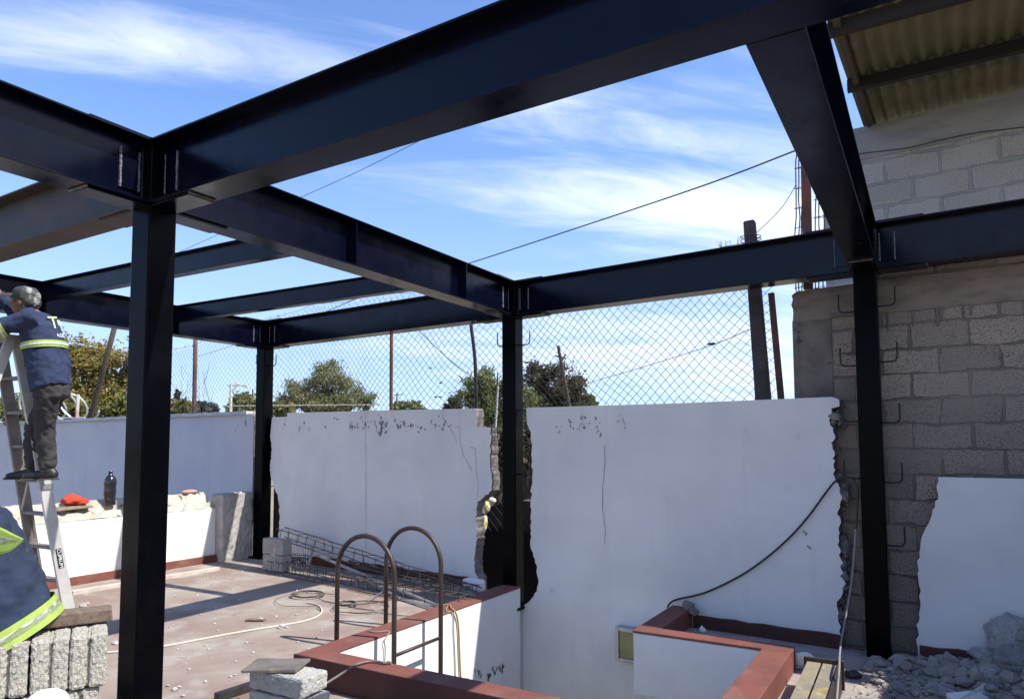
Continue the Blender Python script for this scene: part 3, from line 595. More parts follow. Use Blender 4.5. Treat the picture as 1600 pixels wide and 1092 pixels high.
# hoop rails of the access ladder
al = thing('access_ladder', 'rusty brown steel ladder with two tall hoop handrails over the light well edge', 'ladder', (-3.9, 4.6, 0))
for y in (4.3, 4.9):
    xl, xr_ = -4.215, -3.615; zt_ = .86; r_ = (xr_ - xl) / 2; zc_ = zt_ - r_
    p = [(xl, y, -.01), (xl, y, zc_)] + [(xl + r_ - r_ * math.cos(t_), y, zc_ + r_ * math.sin(t_)) for t_ in [math.pi * i / 18 for i in range(1, 18)]] + [(xr_, y, zc_), (xr_, y, -2.6)]
    MB().tube([Vector(q) - Vector((-3.9, 4.6, 0)) for q in p], .0195, 10).build('handrail', rail_m, al, smooth=True)
for z, ya, yb in ((0.0, 4.3, 4.9), (-.32, 4.3, 4.9), (-.64, 4.3, 4.9), (-.96, 4.3, 4.9)):
    if z == -.32: ya = 4.62
    MB().tube([(.285, ya - 4.6, z - .01 if z else -.03), (.285, yb - 4.6, z - .01 if z else -.03)], .014, 8).build('rung', rail_m, al, smooth=True)
MB().tube([(.29, .02, -.33), (.14, .02, -.33)], .012, 8).build('wall_bracket', rail_m, al)

# ------------------------------------------------------------------ corrugated roof at upper right
cr = thing('corrugated_roof', 'yellowish corrugated sheet roof on dark purlins over the block wall at upper right', 'roof', (0, 0, 0))
KR = 1.4; zr = Wp(1350, 195, UO).z - .02; mb = MB(); nx = 150; x0, x1 = -.40 * KR, 1.5 * KR; ya, yb = 4.76 * KR, 6.66 * KR + .5; sk = .04; YR = 6.6 * KR
def corr(y0_, y1_, dz, x0, x1):
    m2 = MB(); v = []
    for i in range(nx + 1):
        x = x0 + (x1 - x0) * i / nx; z = zr + .075 + dz + .024 * math.sin(2 * math.pi * x / .14)
        for yy in (y0_, y1_): v.append((x + (yy - YR) * sk, yy, z))
    m2.add(v, [(2 * i, 2 * i + 1, 2 * i + 3, 2 * i + 2) for i in range(nx)]); return m2
roof_m = mat('yellowed_fibre_sheet', (.145, .130, .070), .6, (.11, .095, .055), 2.2, 7, (.35, .7), spots=[((.22, .15, .12), 1.6, .58, .72)])
t_ = roof_m.node_tree; tr = t_.nodes.new('ShaderNodeBsdfTranslucent'); tr.inputs[0].default_value = (.34, .31, .12, 1); ms = t_.nodes.new('ShaderNodeMixShader'); ms.inputs[0].default_value = .07
t_.links.new(t_.nodes['Principled BSDF'].outputs[0], ms.inputs[1]); t_.links.new(tr.outputs[0], ms.inputs[2]); t_.links.new(ms.outputs[0], t_.nodes['Material Output'].inputs[0])
for q in (corr(ya, 6.16 * KR, 0, x0, x1), corr(6.09 * KR, yb, .010, x0, x1)):
    o = q.build('sheet', roof_m, cr, smooth=True); o.modifiers.new('thick', 'SOLIDIFY').thickness = .006
for y in (4.93 * KR, 5.80 * KR):
    mb = MB(); mb.span((x0 - .04 + (y - YR) * sk, y - .04, zr - .075), (x1, y + .04, zr + .045)); mb.build('purlin', mat('dark_timber', (.013, .010, .009), .8), cr, bevel=.004)
mb = MB(); dd = Vector((sk * (yb - ya), yb - ya, 0)); mid = Vector((x0 + .05 + ((ya + yb) / 2 - YR) * sk, (ya + yb) / 2, zr + .015)); mb.box(mid, (dd.length, .055, .10), dd.to_track_quat('X', 'Z').to_matrix()); mb.build('verge_board', mat('brown_timber', (.07, .052, .04), .85, (.05, .038, .03), 8), cr)
mb = MB(); mb.box(mid + Vector((-.055, 0, .075)), (dd.length, .06, .07), dd.to_track_quat('X', 'Z').to_matrix()); mb.build('edge_strip', mat('grey_strip', (.14, .125, .105), .85), cr)
# added wall outside the view, put there to shade the rubble floor
nw = thing('shade_wall', 'added unseen white wall that shades the rubble floor on the right', 'wall', (1.3, 0, 0))
mb = MB(); mb.span((0, 1.0, -2.8), (.15, 6.3, 2.15)); mb.build('wall', white_wall_m, nw)


# ------------------------------------------------------------------ chain link fence behind the wall
FO = .42
fn = thing('chain_link_fence', 'rusty chain link fence standing behind the white wall', 'fence', W0, WANG)
top = [Wl(px, py, FO) for px, py in [(255, 553), (290, 545), (330, 533), (400, 508), (480, 480), (560, 466), (640, 458), (800, 445), (1000, 428), (1090, 408), (1130, 390), (1165, 380), (1206, 378)]]
txs, tzs = [p[0] for p in top], [p[1] for p in top]
S0, S1, ZL = txs[0], txs[-1], 1.0
def topz(s): return float(np.interp(s, txs, tzs))
def warp(s, z):
    a = .026 * math.sin(2.1 * s + 1.3 * z) + .020 * math.sin(5.3 * s - 3.1 * z + 1) + .010 * math.sin(11 * s + 7 * z); b = .016 * math.sin(3.7 * s + 2.2 * z + 2)
    return (s + a * .6, FO + .05 * math.sin(1.7 * s + .8 * z) + b, z + a)
mb = MB(); pitch = .100
for fam in (1, -1):
    k0 = int((S0 - 3) / pitch) - 2
    for k in range(k0, int((S1 + 3) / pitch) + 2):
        seg = []; s_start = k * pitch; zmax = 3.8
        zst = ZL - (.9 if -4.5 < s_start < 4.5 else 0); n = int((zmax - zst) / .04)
        for i in range(n + 1):
            z = zst + i * .04; s = s_start + fam * (z - ZL)
            lowlim = .55 if Wl(752, 600, FO)[0] - .1 < s < Wl(842, 600, FO)[0] + .1 else 1.75
            ok = S0 <= s <= S1 and z <= topz(s) + .012 * math.sin(40 * s) and z > lowlim
            if ok:
                q = warp(s, z); zig = .0 
                seg.append((q[0], q[1] + (.004 * fam), q[2]))
            if (not ok or i == n):
                if len(seg) > 1: mb.tube(seg, .0026 if seg[0][0] > -1.2 else (.0022 if seg[0][0] > -3.6 else .0015), 4, cap=False)
                seg = []
mb.build('mesh', fence_wire_m, fn)
mb = MB(); mb.tube([warp(s, topz(s) + .012) for s in np.linspace(S0, S1, 90)], .0028, 5); rnd = random.Random(3)
for i in range(70):                                    # twisted wire ends along the top
    s = rnd.uniform(Wl(1120, 420, FO)[0], S1) if i < 24 else rnd.uniform(S0, Wl(800, 440, FO)[0]); z = topz(s)
    q = warp(s, z); mb.tube([(q[0], q[1], q[2]), (q[0] + rnd.uniform(-.02, .02), q[1], q[2] + rnd.uniform(.02, .05)), (q[0] + rnd.uniform(-.05, .05), q[1], q[2] + rnd.uniform(.01, .09))], .0022, 4)
mb.build('top_wire', fence_wire_m, fn)
mb = MB(); rnd = random.Random(6)
for i in range(46):                                    # rolled up loose mesh and bits of weed caught in it
    s = Wl(rnd.uniform(270, 330), 600, FO)[0]; z = rnd.uniform(1.9, 3.0); p = [(s, FO + .02, z)]
    for j in range(5): p.append((p[-1][0] + rnd.uniform(-.1, .1), FO + rnd.uniform(-.03, .05), p[-1][2] - rnd.uniform(.03, .18)))
    mb.tube(p, .0022, 4)
for px, py in [(680, 620), (1112, 537), (672, 575), (688, 598), (686, 620)]:
    q = Wl(px, py, FO); m2 = MB(); m2.rock((q[0], FO + .01, q[1]), .035 if px > 1000 else .022, sq=(1.5, .5, .5)); m2.build('caught_scrap', rebar_m, fn)
mb.build('loose_mesh', rebar_m, fn)
def post(name, label, p0, p1, r0, r1, m, n=8, cat='post', off=FO + .05, ex=.9):
    a, b = Wp(*p0, off), Wp(*p1, off); d = (a - b).normalized(); a2 = a + d * ex if p0[1] > p1[1] else a
    t = MB(); t.tube([a2, a, (a + b) / 2, b], [r0, r0, (r0 + r1) / 2, r1], n); return tag(t.build(name, m, bevel=.004 if n == 4 else 0, smooth=n > 4), label, cat)
post('fence_post', 'straight rusty pipe post left of the middle of the left white wall top', (611, 642), (612, 470), .024, .024, post_rust)
mb = MB(); mb.tube(smoothline([Wp(748, 700, FO + .05), Wp(744, 630, FO + .05), Wp(742, 560, FO + .05), Wp(735, 500, FO + .05), Wp(733, 470, FO + .05)]), .022, 8); tag(mb.build('fence_post', cable_black, smooth=True), 'thin bent black post just left of the middle column', 'post')
post('fence_post', 'tall slim brown pipe post behind the wall just right of the nearest column', (303, 660), (306, 500), .036, .036, post_rust, off=FO + .1)
post('fence_post', 'long leaning brown pole in front of the autumn tree', (140, 660), (182, 500), .055, .050, bark_m, off=FO + .3)
o = thing('concrete_post', 'thick leaning grey concrete post with wire wrapped round its top near the block wall', 'post', (0, 0, 0))
a, b = Wp(1194, 640, FO), Wp(1171, 346, FO); mb = MB(); mb.tube([a + (a - b) * .3, a, a * .5 + b * .5, b], [.093, .092, .083, .072], 4)
mb.build('post', mat('dark_concrete', (.085, .078, .075), .95, (.055, .05, .05), 5, 8, bump=.8, bscale=30), o, bevel=.015)
mb = MB(); rnd = random.Random(4)
for i in range(7):
    c = b + (a - b) * (.08 + .022 * i + rnd.uniform(0, .01)); q = []
    for j in range(13):
        an = 2 * math.pi * j / 12; q.append(c + WE * (.095 * math.cos(an)) + WM * (.09 * math.sin(an)) + Vector((0, 0, rnd.uniform(-.012, .012))))
    mb.tube(q, .004, 4)
mb.build('wire_wrap', rebar_m, o)
a, b = Wp(1222, 640, FO - .05), Wp(1205, 458, FO - .05); mb = MB(); mb.tube([a, b], [.038, .036], 4); tag(mb.build('steel_post', post_rust, bevel=.004), 'short rust brown square post beside the thick concrete post', 'post')
# reddish upright and bare reinforcement rising over the wall
mb = MB(); mb.tube([Wp(1263, 452, .30), Wp(1258, 215, .30)], .052, 4); tag(mb.build('steel_post', mat('red_oxide_steel', (.17, .052, .032), .7, (.10, .035, .025), 6)), 'red oxide upright standing between bare reinforcing bars on the block wall', 'post')
def bars(name, label, xs, y0, y1, off):
    t = thing(name, label, 'rebar', (0, 0, 0)); rnd = random.Random(int(xs[0]))
    for x in xs:
        MB().tube([Wp(x + rnd.uniform(-2, 2) + (y0 - y) * .008, y, off + (.03 if x == xs[0] else .12)) for y in np.linspace(y0, y1, 9)], .0055, 5).build('bar', rebar_m, t)
    for y in np.linspace(y0 - 4, y1 + 8, 8):
        q = [Wp(xs[0] - 2, y, off), Wp(xs[-1] + 3, y - 2 + rnd.uniform(-2, 2), off), Wp(xs[-1] + 3, y - 4, off + .15), Wp(xs[0] - 2, y, off + .15), Wp(xs[0] - 2, y, off)]
        MB().tube(q, .0035, 4).build('tie', rebar_m, t)
    return t
bars('reinforcement_cage', 'thin bare reinforcing bars left of the red oxide upright', [1243, 1248, 1253], 455, 225, .26)
bars('reinforcement_cage', 'short bare reinforcing bars right of the red oxide upright', [1273, 1280, 1286], 455, 250, .24)

# overhead wires
def wire(label, p, r, m=cable_black):
    return tag(MB().tube(smoothline([D(*q) for q in p], 5), r, 5).build('overhead_wire', m), label, 'wire')
wire('dark wire running from the bare bars down to the black beam by the middle column', [(1242, 236, 6.2), (1100, 290, 7.0), (900, 357, 8.5), (735, 411, 10), (560, 466, 13), (440, 515, 18), (300, 560, 28)], .0075)
wire('faint wire rising behind the large front beam in the upper sky', [(660, 218, 16), (560, 268, 18), (478, 305, 20), (300, 385, 24), (180, 440, 28)], .008)
wire('thin pale wire from the bare bars down to the concrete post', [(1243, 290, 6.4), (1225, 320, 6.4), (1205, 342, 6.5), (1180, 366, 6.6)], .0035, cable_grey)
wire('sagging thin wire crossing the fence right of the middle column', [(1170, 515, 8), (1110, 540, 9), (1000, 575, 11), (900, 605, 14), (840, 630, 18)], .005)
wire('pale horizontal wire in front of the willow like tree', [(360, 634, 20), (480, 633, 20), (600, 632, 20)], .012, cable_cream)
wire('thin stay wire slanting down to the bent black post', [(650, 512, 7.4), (700, 560, 7.4), (745, 594, 7.4)], .004)

# razor wire coil on the lilac wall
rz = thing('razor_wire', 'silvery coils of razor wire on the lilac wall behind the worker', 'razor wire', (0, 0, 0))
mb = MB(); q = []; rnd = random.Random(2)
L0, L1 = Wp(-40, 642, .1), Wp(128, 637, .1)
for i in range(12 * 24):
    t_ = i / (12 * 24); an = 2 * math.pi * i / 24; c = L0.lerp(L1, t_); k = .29 + .04 * math.sin(i * .11)
    q.append(c + WE * (k * .8 * math.cos(an)) + Vector((0, 0, k * math.sin(an) + .02)) + WM * (.22 * math.cos(an + .5)))
mb.tube(q, .019, 5)
for i in range(0, len(q) - 1, 3):
    d_ = Vector((rnd.uniform(-1, 1), rnd.uniform(-1, 1), rnd.uniform(-1, 1))).normalized() * .05; p_ = q[i]
    mb.add([p_ + d_, p_ - d_, p_ + d_.orthogonal() * .4], [(0, 1, 2)])
mb.build('coil', razor_m, rz); mb = MB(); mb.tube([Wp(120, 655, .1), Wp(122, 616, .1)], .03, 6); mb.build('stake', mat('rust_streaked_white', (.5, .48, .44), .7, (.30, .16, .10), 4), rz)
MB().tube([Wp(-60, 655, .1), Wp(132, 652, .1)], .012, 5).build('line_wire', razor_m, rz)

# ------------------------------------------------------------------ trees beyond the wall
def tree(name, label, blobs, d, leaf, seed, n=3600, ls=.16, cat='tree', group='trees beyond the wall', trunk=None, droop=0, gap=.35):
    """blobs: (px, py, rx, ry) outline of leaf masses at distance d, given real size and depth"""
    rnd = random.Random(seed); base = D(sum(b_[0] for b_ in blobs) / len(blobs), 690, d); base.z = GZ
    t = thing(name, label, cat, base, 0, group); k = d / FPX; mb = MB(); tw = MB(); tops = []
    tot = sum(b_[2] * b_[3] for b_ in blobs)
    # clumps
    for (px, py, rx, ry) in blobs:
        c = D(px, py, d) - base; rx *= k; ry *= k; rd = rx * .9; tops.append((c, min(rx, ry)))
        nc = max(8, int(46 * (rx * ry / (k * k)) / tot * 3)); cl = []
        for i in range(nc):
            while True:
                u = Vector((rnd.uniform(-1, 1), rnd.uniform(-1, 1), rnd.uniform(-1, 1)))
                if .25 < u.length < 1: break
            u = u * (rnd.uniform(.75, 1.08) / max(u.length, .6) * u.length)
            p = c + RT * (u.x * rx) + Vector((FW.x, FW.y, 0)) * (u.y * rd) + Vector((0, 0, u.z * ry)); cl.append((p, rnd.uniform(.16, .34) * min(rx, ry) + .10))
        nn = int(n * (blobs and (rx * ry / (k * k)) / tot))
        for i in range(nn):
            p, r_ = cl[rnd.randrange(nc)]
            q = p + Vector((rnd.gauss(0, 1), rnd.gauss(0, 1), rnd.gauss(0, .75))) * r_ * .55
            s_ = ls * rnd.uniform(.5, 1.2); a_ = Vector((rnd.uniform(-1, 1), rnd.uniform(-1, 1), rnd.uniform(-.7, .7))).normalized()
            if droop: a_ = (a_ * .5 + Vector((0, 0, -droop))).normalized()
            b_ = a_.orthogonal().normalized(); b_ = (b_ * math.cos(rnd.uniform(0, 6.3)) + a_.cross(b_) * math.sin(rnd.uniform(0, 6.3))).normalized() if True else b_
            b_ = (b_ - a_ * b_.dot(a_)).normalized() * s_ * (.22 if droop else .36); a_ = a_ * s_ * .6
            mb.add([q - a_, q + b_, q + a_, q - b_], [(0, 1, 2, 3)])
        for (p, r_) in cl[:: 4]:
            m_ = Vector((c.x * .5, c.y * .5, max(c.z - ry * 1.1, .8))); tw.tube(smoothline([m_, m_.lerp(p, .5) + Vector((rnd.uniform(-.2, .2), rnd.uniform(-.2, .2), .15)), p], 3), [.05, .045, .04, .03, .025, .02, .012], 5)
    mb.build('crown', leaf, t)
    for c, r_ in tops: tw.tube(smoothline([(0, 0, -.1), (c.x * .25, c.y * .25, c.z * .4), (c.x * .8, c.y * .8, c.z * .8), c], 4), [.22 - .013 * i for i in range(13)], 8)
    tw.build('trunk', bark_m, t, smooth=True); return t
tree('autumn_tree', 'loose yellow and rust coloured tree behind the worker on the left', [(112, 552, 26, 34), (150, 575, 38, 38), (190, 590, 34, 50), (120, 610, 42, 36), (215, 570, 22, 40), (165, 625, 60, 28), (85, 585, 24, 40)], 17, leaf_autumn, 1, 14000, .08)
tree('green_bush', 'green bush at the foot of the autumn tree', [(110, 640, 40, 20), (165, 645, 40, 18), (30, 640, 50, 26), (200, 640, 26, 24)], 15, leaf_yel, 2, 3400, .10, 'bush')
tree('yellow_shrub', 'yellowish green shrub low over the lilac wall right of the nearest column', [(282, 640, 16, 13), (268, 645, 14, 12)], 26, leaf_yel, 3, 900, .22, 'bush')
tree('cypress_tree', 'tiny dark pointed cypress above the yellowish shrub', [(277, 620, 2.2, 14), (277, 628, 3, 9)], 70, leaf_dark, 4, 500, .35)
tree('agave_clump', 'blue green spiky clump right of the slim brown post', [(322, 640, 13, 11), (300, 645, 10, 7), (312, 636, 5, 10)], 30, leaf_blue, 5, 900, .30, 'plant')
tree('small_tree', 'round green tree left of the far left column over the lilac wall', [(380, 630, 18, 16), (393, 640, 14, 12), (366, 645, 10, 8)], 34, leaf_willow, 6, 1300, .28)
tree('willow_tree', 'broad grey green tree with a tall central crown over the left white wall', [(512, 595, 30, 32), (475, 612, 34, 28), (545, 615, 36, 26), (455, 625, 20, 22), (515, 632, 60, 18), (575, 625, 14, 18)], 30, leaf_willow, 7, 17000, .125, droop=.5)
tree('yellow_shrub', 'yellow green bush at the left end of the left white wall top', [(440, 640, 20, 10)], 22, leaf_yel, 8, 600, .2, 'bush')
tree('small_tree', 'low dark green tree right of the straight rusty pipe post', [(640, 640, 30, 11), (622, 648, 14, 8), (655, 645, 14, 8)], 40, leaf_green, 9, 1200, .3)
tree('small_tree', 'small dark tree left of the bright green pepper tree', [(710, 632, 10, 12), (706, 640, 12, 8)], 40, leaf_dark, 10, 700, .3)
tree('pepper_tree', 'bright green drooping tree behind the middle column', [(762, 600, 22, 26), (733, 612, 20, 26), (790, 620, 30, 36), (822, 628, 20, 28), (765, 645, 34, 26), (800, 665, 36, 30)], 20, leaf_green, 11, 14000, .105, droop=.6)
tree('dark_tree', 'large dark olive tree right of the middle column', [(842, 590, 26, 30), (870, 602, 32, 32), (900, 612, 22, 26), (850, 630, 40, 20), (888, 636, 34, 16)], 34, leaf_dark, 12, 13000, .15)
tree('green_bush', 'bright green bush right of the dark olive tree', [(912, 628, 16, 12), (922, 634, 9, 8)], 40, leaf_yel, 13, 800, .3, 'bush')
tree('pepper_tree', 'dark green foliage low in the gap beside the middle column', [(800, 700, 26, 34), (830, 690, 18, 34), (775, 705, 14, 26)], 13, leaf_dark, 14, 2600, .13)
for i, x in enumerate(range(-420, 1900, 95)):
    pass
# poles far off
def pole(label, p0, p1, d, r, m, arms=()):
    t = thing('utility_pole', label, 'pole', (0, 0, 0)); MB().tube([D(*p0, d), D(*p1, d)], [r, r * .7], 7).build('pole', m, t)
    for (q0, q1) in arms: MB().tube([D(*q0, d), D(*q1, d)], r * .4, 5).build('crossarm', m, t)
    return t
pole('leaning bare wooden utility pole in front of the dark olive tree', (894, 660), (872, 540), 24, .075, bark_m, [((868, 556), (884, 560)), ((876, 566), (884, 553))])
pole('pale street pole with branching top left of the far left column', (360, 665), (361, 600), 30, .075, mat('pale_metal_pole', (.55, .53, .45), .6), [((356, 602), (386, 602)), ((366, 598), (388, 606)), ((361, 614), (370, 602))])
pole('thin pale mast in the gap left of the middle column', (773, 690), (779, 590), 12, .02, mat('pale_mast', (.5, .5, .48), .6))
pole('thin far street lamp pole right of the straight rusty pipe post', (617, 655), (621, 614), 40, .06, dark_concrete_m, [((615, 617), (630, 616))])
pole('thin far black stub pole left of the far left column', (395, 650), (395, 608), 40, .05, cable_black)

# ------------------------------------------------------------------ things on the terrace
def cblock(loc, d, rz, label, m=block_m, group=None, name='concrete_block', tilt=(0, 0), grooves=0):
    t = MB(); t.box((0, 0, 0), d, jit=.006); o = t.build(name, m, bevel=.012); o.location = loc; o.rotation_euler = (tilt[0], tilt[1], rz)
    s_ = o.modifiers.new('sub', 'SUBSURF'); s_.subdivision_type = 'SIMPLE'; s_.levels = 4; s_.render_levels = 4
    tx = bpy.data.textures.new('pits', 'CLOUDS'); tx.noise_scale = .016; tx.noise_depth = 3; dm = o.modifiers.new('pits', 'DISPLACE'); dm.texture = tx; dm.strength = .014; dm.mid_level = .6; dm.texture_coords = 'GLOBAL'
    return tag(o, label, 'block', group)
plainblock = mat('smooth_grey_block', (.33, .31, .29), .93, (.27, .255, .24), 5, 8, bump=.3, bscale=40)
bc = Zp(428, 893, .0)
cblock(bc + Vector((-.02, .06, .105)), (.40, .14, .195), WANG, 'lower smooth grey block of the pair by the far left column', plainblock, 'grey blocks by the far left column')
cblock(bc + Vector((-.02, .06, .305)), (.40, .14, .195), WANG + .03, 'upper smooth grey block of the pair by the far left column', plainblock, 'grey blocks by the far left column')
# block pile at bottom centre left
pl = D(450, 1060, 3.75); pz = -.10; rzb = R(6); H_ = 1.6 + 3.75 * (690 - 1042) / FPX
for i in range(4):
    lab = ['top light block under the grey board at the bottom of the picture', 'second light block from the top under the grey board', 'third light block from the top under the grey board', 'lowest light block of the pile under the grey board'][i]
    cblock((pl.x + .012 * (i % 2), pl.y, H_ - .052 - i * .108), (.39, .19, .102), rzb + .05 * ((i * 7) % 3 - 1), lab, block_m, 'light blocks in the board topped pile')
nlow = H_ - .052 - 3 * .108 - .055
bb = MB(); bb.box((0, 0, 0), (.30, .19, .014), jit=.002); o = bb.build('board', board_m, bevel=.002); o.location = D(432, 1029, 3.78); o.location.z = H_ + .012; o.rotation_euler = (R(1.5), R(-2), R(24)); tag(o, 'small grey brown board lying on the pile of light blocks', 'board')
for i in range(1):
    zz = (nlow - pz); cblock((pl.x, pl.y, pz + zz / 2 - .002), (.40, .20, max(.06, zz - .006)), rzb, 'bottom block of the pile standing on the floor under the grey board', block_m, 'light blocks in the board topped pile')
bm_ = MB(); bm_.tube([Zp(338, 1097, .0) + Vector((0, 0, .03)), Zp(395, 1078, .0) + Vector((0, 0, .03))], .035, 4); tag(bm_.build('dark_timber', boot_m), 'dark timber end lying left of the board topped block pile', 'timber')

# stack of blocks at the lower left with seated worker
SD = 2.75; nrm = Vector((.88, -.475, 0)); alg = Vector((.475, .88, 0)); rz_s = math.atan2(alg.y, alg.x)
stp = D(172, 986, SD); ztop_s = stp.z
bwd, bht, bln = .128, .205, .40
labs = ['rightmost pumice block of the top course in the stack at lower left', 'second pumice block from the right in the top course', 'third pumice block from the right in the top course', 'leftmost pumice block of the top course under the jacket hem']
cnt = 0
def ribblock(loc, label):
    t = MB(); w_ = bwd - .005; h_ = bht - .006
    # end face with a vertical groove; local x along the stack, y into it
    for s_ in (-1, 1): t.span((s_ * .004, -bln / 2, -h_ / 2), (s_ * w_ / 2, bln / 2, h_ / 2))
    t.span((-.012, -bln / 2 + .014, -h_ / 2 + .004), (.012, bln / 2 - .014, h_ / 2 - .004))
    o = t.build('concrete_block', pumice_m, bevel=.012); o.location = loc; o.rotation_euler = (0, random.uniform(-.015, .015), rz_s + random.uniform(-.02, .02))
    s_ = o.modifiers.new('sub', 'SUBSURF'); s_.subdivision_type = 'SIMPLE'; s_.levels = 4; s_.render_levels = 4
    tx = bpy.data.textures.new('pits', 'CLOUDS'); tx.noise_scale = .010; tx.noise_depth = 3; dm = o.modifiers.new('pits', 'DISPLACE'); dm.texture = tx; dm.strength = .010; dm.mid_level = .55; dm.texture_coords = 'GLOBAL'
    return tag(o, label, 'block', 'pumice blocks in the stack at lower left')
for row in range(5):
    for i in range(4 if row < 3 else 4):
        lab = labs[i] if row == 0 else ['rightmost', 'second from the right', 'third from the right', 'leftmost'][i] + ' pumice block of the ' + ['', 'second', 'third', 'fourth', 'lowest'][row] + ' course in the stack at lower left'
        off = -.5 * bwd - i * bwd - (.030 if row % 2 else 0) + random.uniform(-.004, .004)
        zc2 = ztop_s - bht * (row + .5)
        if zc2 - bht / 2 < -.10: continue
        p = stp + alg * off - nrm * (bln / 2 - random.uniform(-.012, .012)); ribblock((p.x, p.y, zc2), lab)
plk = MB(); a = D(88, 975, 2.98); b = D(141, 974, 3.0); z_ = ztop_s + .028
d_ = alg; c = stp + alg * (-.17) - nrm * .20; rot = alg.to_track_quat('X', 'Z').to_matrix()
plk.box((c.x, c.y, ztop_s + .03), (.36, .10, .050), rot, jit=.004); tag(plk.build('wooden_plank', wood_m, bevel=.006), 'short weathered brown plank lying on the pumice block stack behind the seated worker', 'plank')
# white helmet standing on a lower block near the lens
hp = D(74, 1099, 2.50); t = MB(); t.loft([(Vector((hp.x, hp.y, hp.z + z)), (r_ * .78, 0, 0), (0, r_ * .74, 0)) for z, r_ in [(-.06, .125), (-.05, .105), (-.03, .102), (.005, .094), (.03, .075), (.042, .050), (.047, .02)]], 24)
tag(t.build('hard_hat', white_m, smooth=True), 'white rounded plastic hat at the bottom edge in front of the pumice block stack', 'hard hat')
hb = MB(); hb.span((hp.x - .14, hp.y - .16, -.098), (hp.x + .14, hp.y + .16, hp.z - .061)); tag(hb.build('block_pedestal', block_m, bevel=.01), 'light block standing under the white hat below the picture edge', 'block')

# bottle and cloth on the low wall
bo = thing('bottle', 'large dark plastic bottle standing on the low white wall', 'bottle', Xp(171, 789, -8.60))
h_ = .41; t = MB(); t.loft([((0, 0, z * h_), (r_, 0, 0), (0, r_, 0)) for z, r_ in [(0, .060), (.03, .068), (.18, .068), (.24, .063), (.30, .068), (.45, .069), (.53, .064), (.60, .069), (.68, .071), (.76, .066), (.83, .050), (.88, .030), (.91, .022), (.945, .020)]], 20); t.build('body', bottle_m, bo, smooth=True)
t = MB(); t.loft([((0, 0, z * h_), (r_, 0, 0), (0, r_, 0)) for z, r_ in [(.945, .024), (1.0, .024), (1.003, .018)]], 16); t.build('cap', bottle_m, bo, smooth=True)
cl = Xp(113, 787, -8.62); t = MB(); t.ell(cl + Vector((0, 0, .04)), (.09, .13, .055)); t.ell(cl + Vector((.0, .06, .02)), (.08, .12, .05)); t.ell(cl + Vector((.0, -.02, .07)), (.05, .07, .05))
o = skin(t.build('cloth', redcloth_m), .014, 2, .05, .05); tag(o, 'crumpled red orange cloth lying on the low white wall behind the ladder', 'cloth')
cl = Xp(113, 793, -8.56); t = MB(); t.box(cl, (.12, .42, .03), jit=.01); tag(t.build('folded_sack', mat('brown_sack', (.22, .18, .13), .95, (.15, .12, .09), 20), bevel=.008), 'flat brown sack under the red orange cloth', 'sack')
cl = Xp(296, 768, -8.70); t = MB(); t.ell(cl, (.05, .12, .03)); tag(t.build('cloth', mat('pink_rag', (.45, .24, .20), .9), smooth=True), 'small faded pink rag on the low white wall right of the nearest column', 'cloth')

# reinforcement cages, bars and coils by the rear wall
def cage(label, P0, P1, w_, h_, seed, up=Vector((0, 0, 1)), n=18):
    rnd = random.Random(seed); t = thing('rebar_cage', label, 'rebar cage', P0, 0, 'rebar cages by the rear wall'); d = (P1 - P0); Ln = d.length; d.normalize(); sd = d.cross(up).normalized(); u2 = sd.cross(d)
    def pt(s, a, b): return d * (s * Ln) + sd * (a * w_ / 2) + u2 * (b * h_ / 2)
    for a in (-1, 1):
        for b in (-1, 1): MB().tube([pt(s, a, b) + Vector((rnd.uniform(-1, 1), rnd.uniform(-1, 1), rnd.uniform(-1, 1))) * .006 for s in np.linspace(0, 1, 14)], .0065, 5).build('bar', rebar_m, t)
    for s in np.linspace(.03, .97, n):
        j = rnd.uniform(-.006, .006); k = 1.06
        MB().tube([pt(s + j, -k, -k), pt(s, k, -k), pt(s - j, k, k), pt(s + rnd.uniform(-.01, .01), -k, k), pt(s + j, -k, -k)], .0045, 4).build('stirrup', rebar_m, t)
    return t
P0 = Wp(438, 832, -.20); P1 = Zp(745, 930, .09)
cage('rebar cage leaning against the left white wall with its end raised', P0, P1, .13, .13, 1)
cage('rebar cage lying flat on the floor in front of the grey block pair', Zp(425, 884, .07), Zp(735, 944, .07), .14, .13, 2, n=22)
cage('rebar cage lying close behind the hoop rails along the rear wall', Zp(560, 892, .06), Zp(742, 925, .06), .12, .11, 3, n=10)
for (p, q, r_, m_, lab) in [((496, 868, .30), (688, 948, .02), .018, steel_m, 'light grey metal bar slanting across the rebar cages'), ((543, 893, .03), (625, 934, .03), .013, steel_m, 'dull metal channel strip lying among the rebar cages'), ((489, 856, .28), (480, 893, .0), .018, concrete_m, 'short grey bar leaning beside the stirrup bundle'), ((575, 940, .02), (602, 921, .02), .008, steel_m, 'thin pale rod lying between the wire coils'), ((625, 934, .02), (700, 958, .02), .014, steel_m, 'pale metal strip lying near the red parapet cap')]:
    a, b = Zp(p[0], p[1], p[2]), Zp(q[0], q[1], q[2])
    if lab.startswith('short'): a = D(489, 856, (b - EYE).dot(FW) + .05)
    if lab.startswith('light'): a = Wp(497, 868, -.35)
    t = MB(); t.tube([a, b], r_, 5); tag(t.build('metal_bar', m_), lab, 'metal bar')
sb_ = thing('stirrup_bundle', 'bundle of bent stirrups hanging beside the grey block pair', 'rebar', (0, 0, 0)); rnd = random.Random(8)
for i in range(8):
    px = 456 + i * 3.2; c = Wp(px, 868 + rnd.uniform(-3, 3), -.42)
    MB().tube([c + Vector((0, 0, .05 + rnd.uniform(0, .05))), c + Vector((.01, .0, -.05 - rnd.uniform(0, .08))), c + Vector((.05, .03, -.06))], .005, 5).build('stirrup', steel_m, sb_)
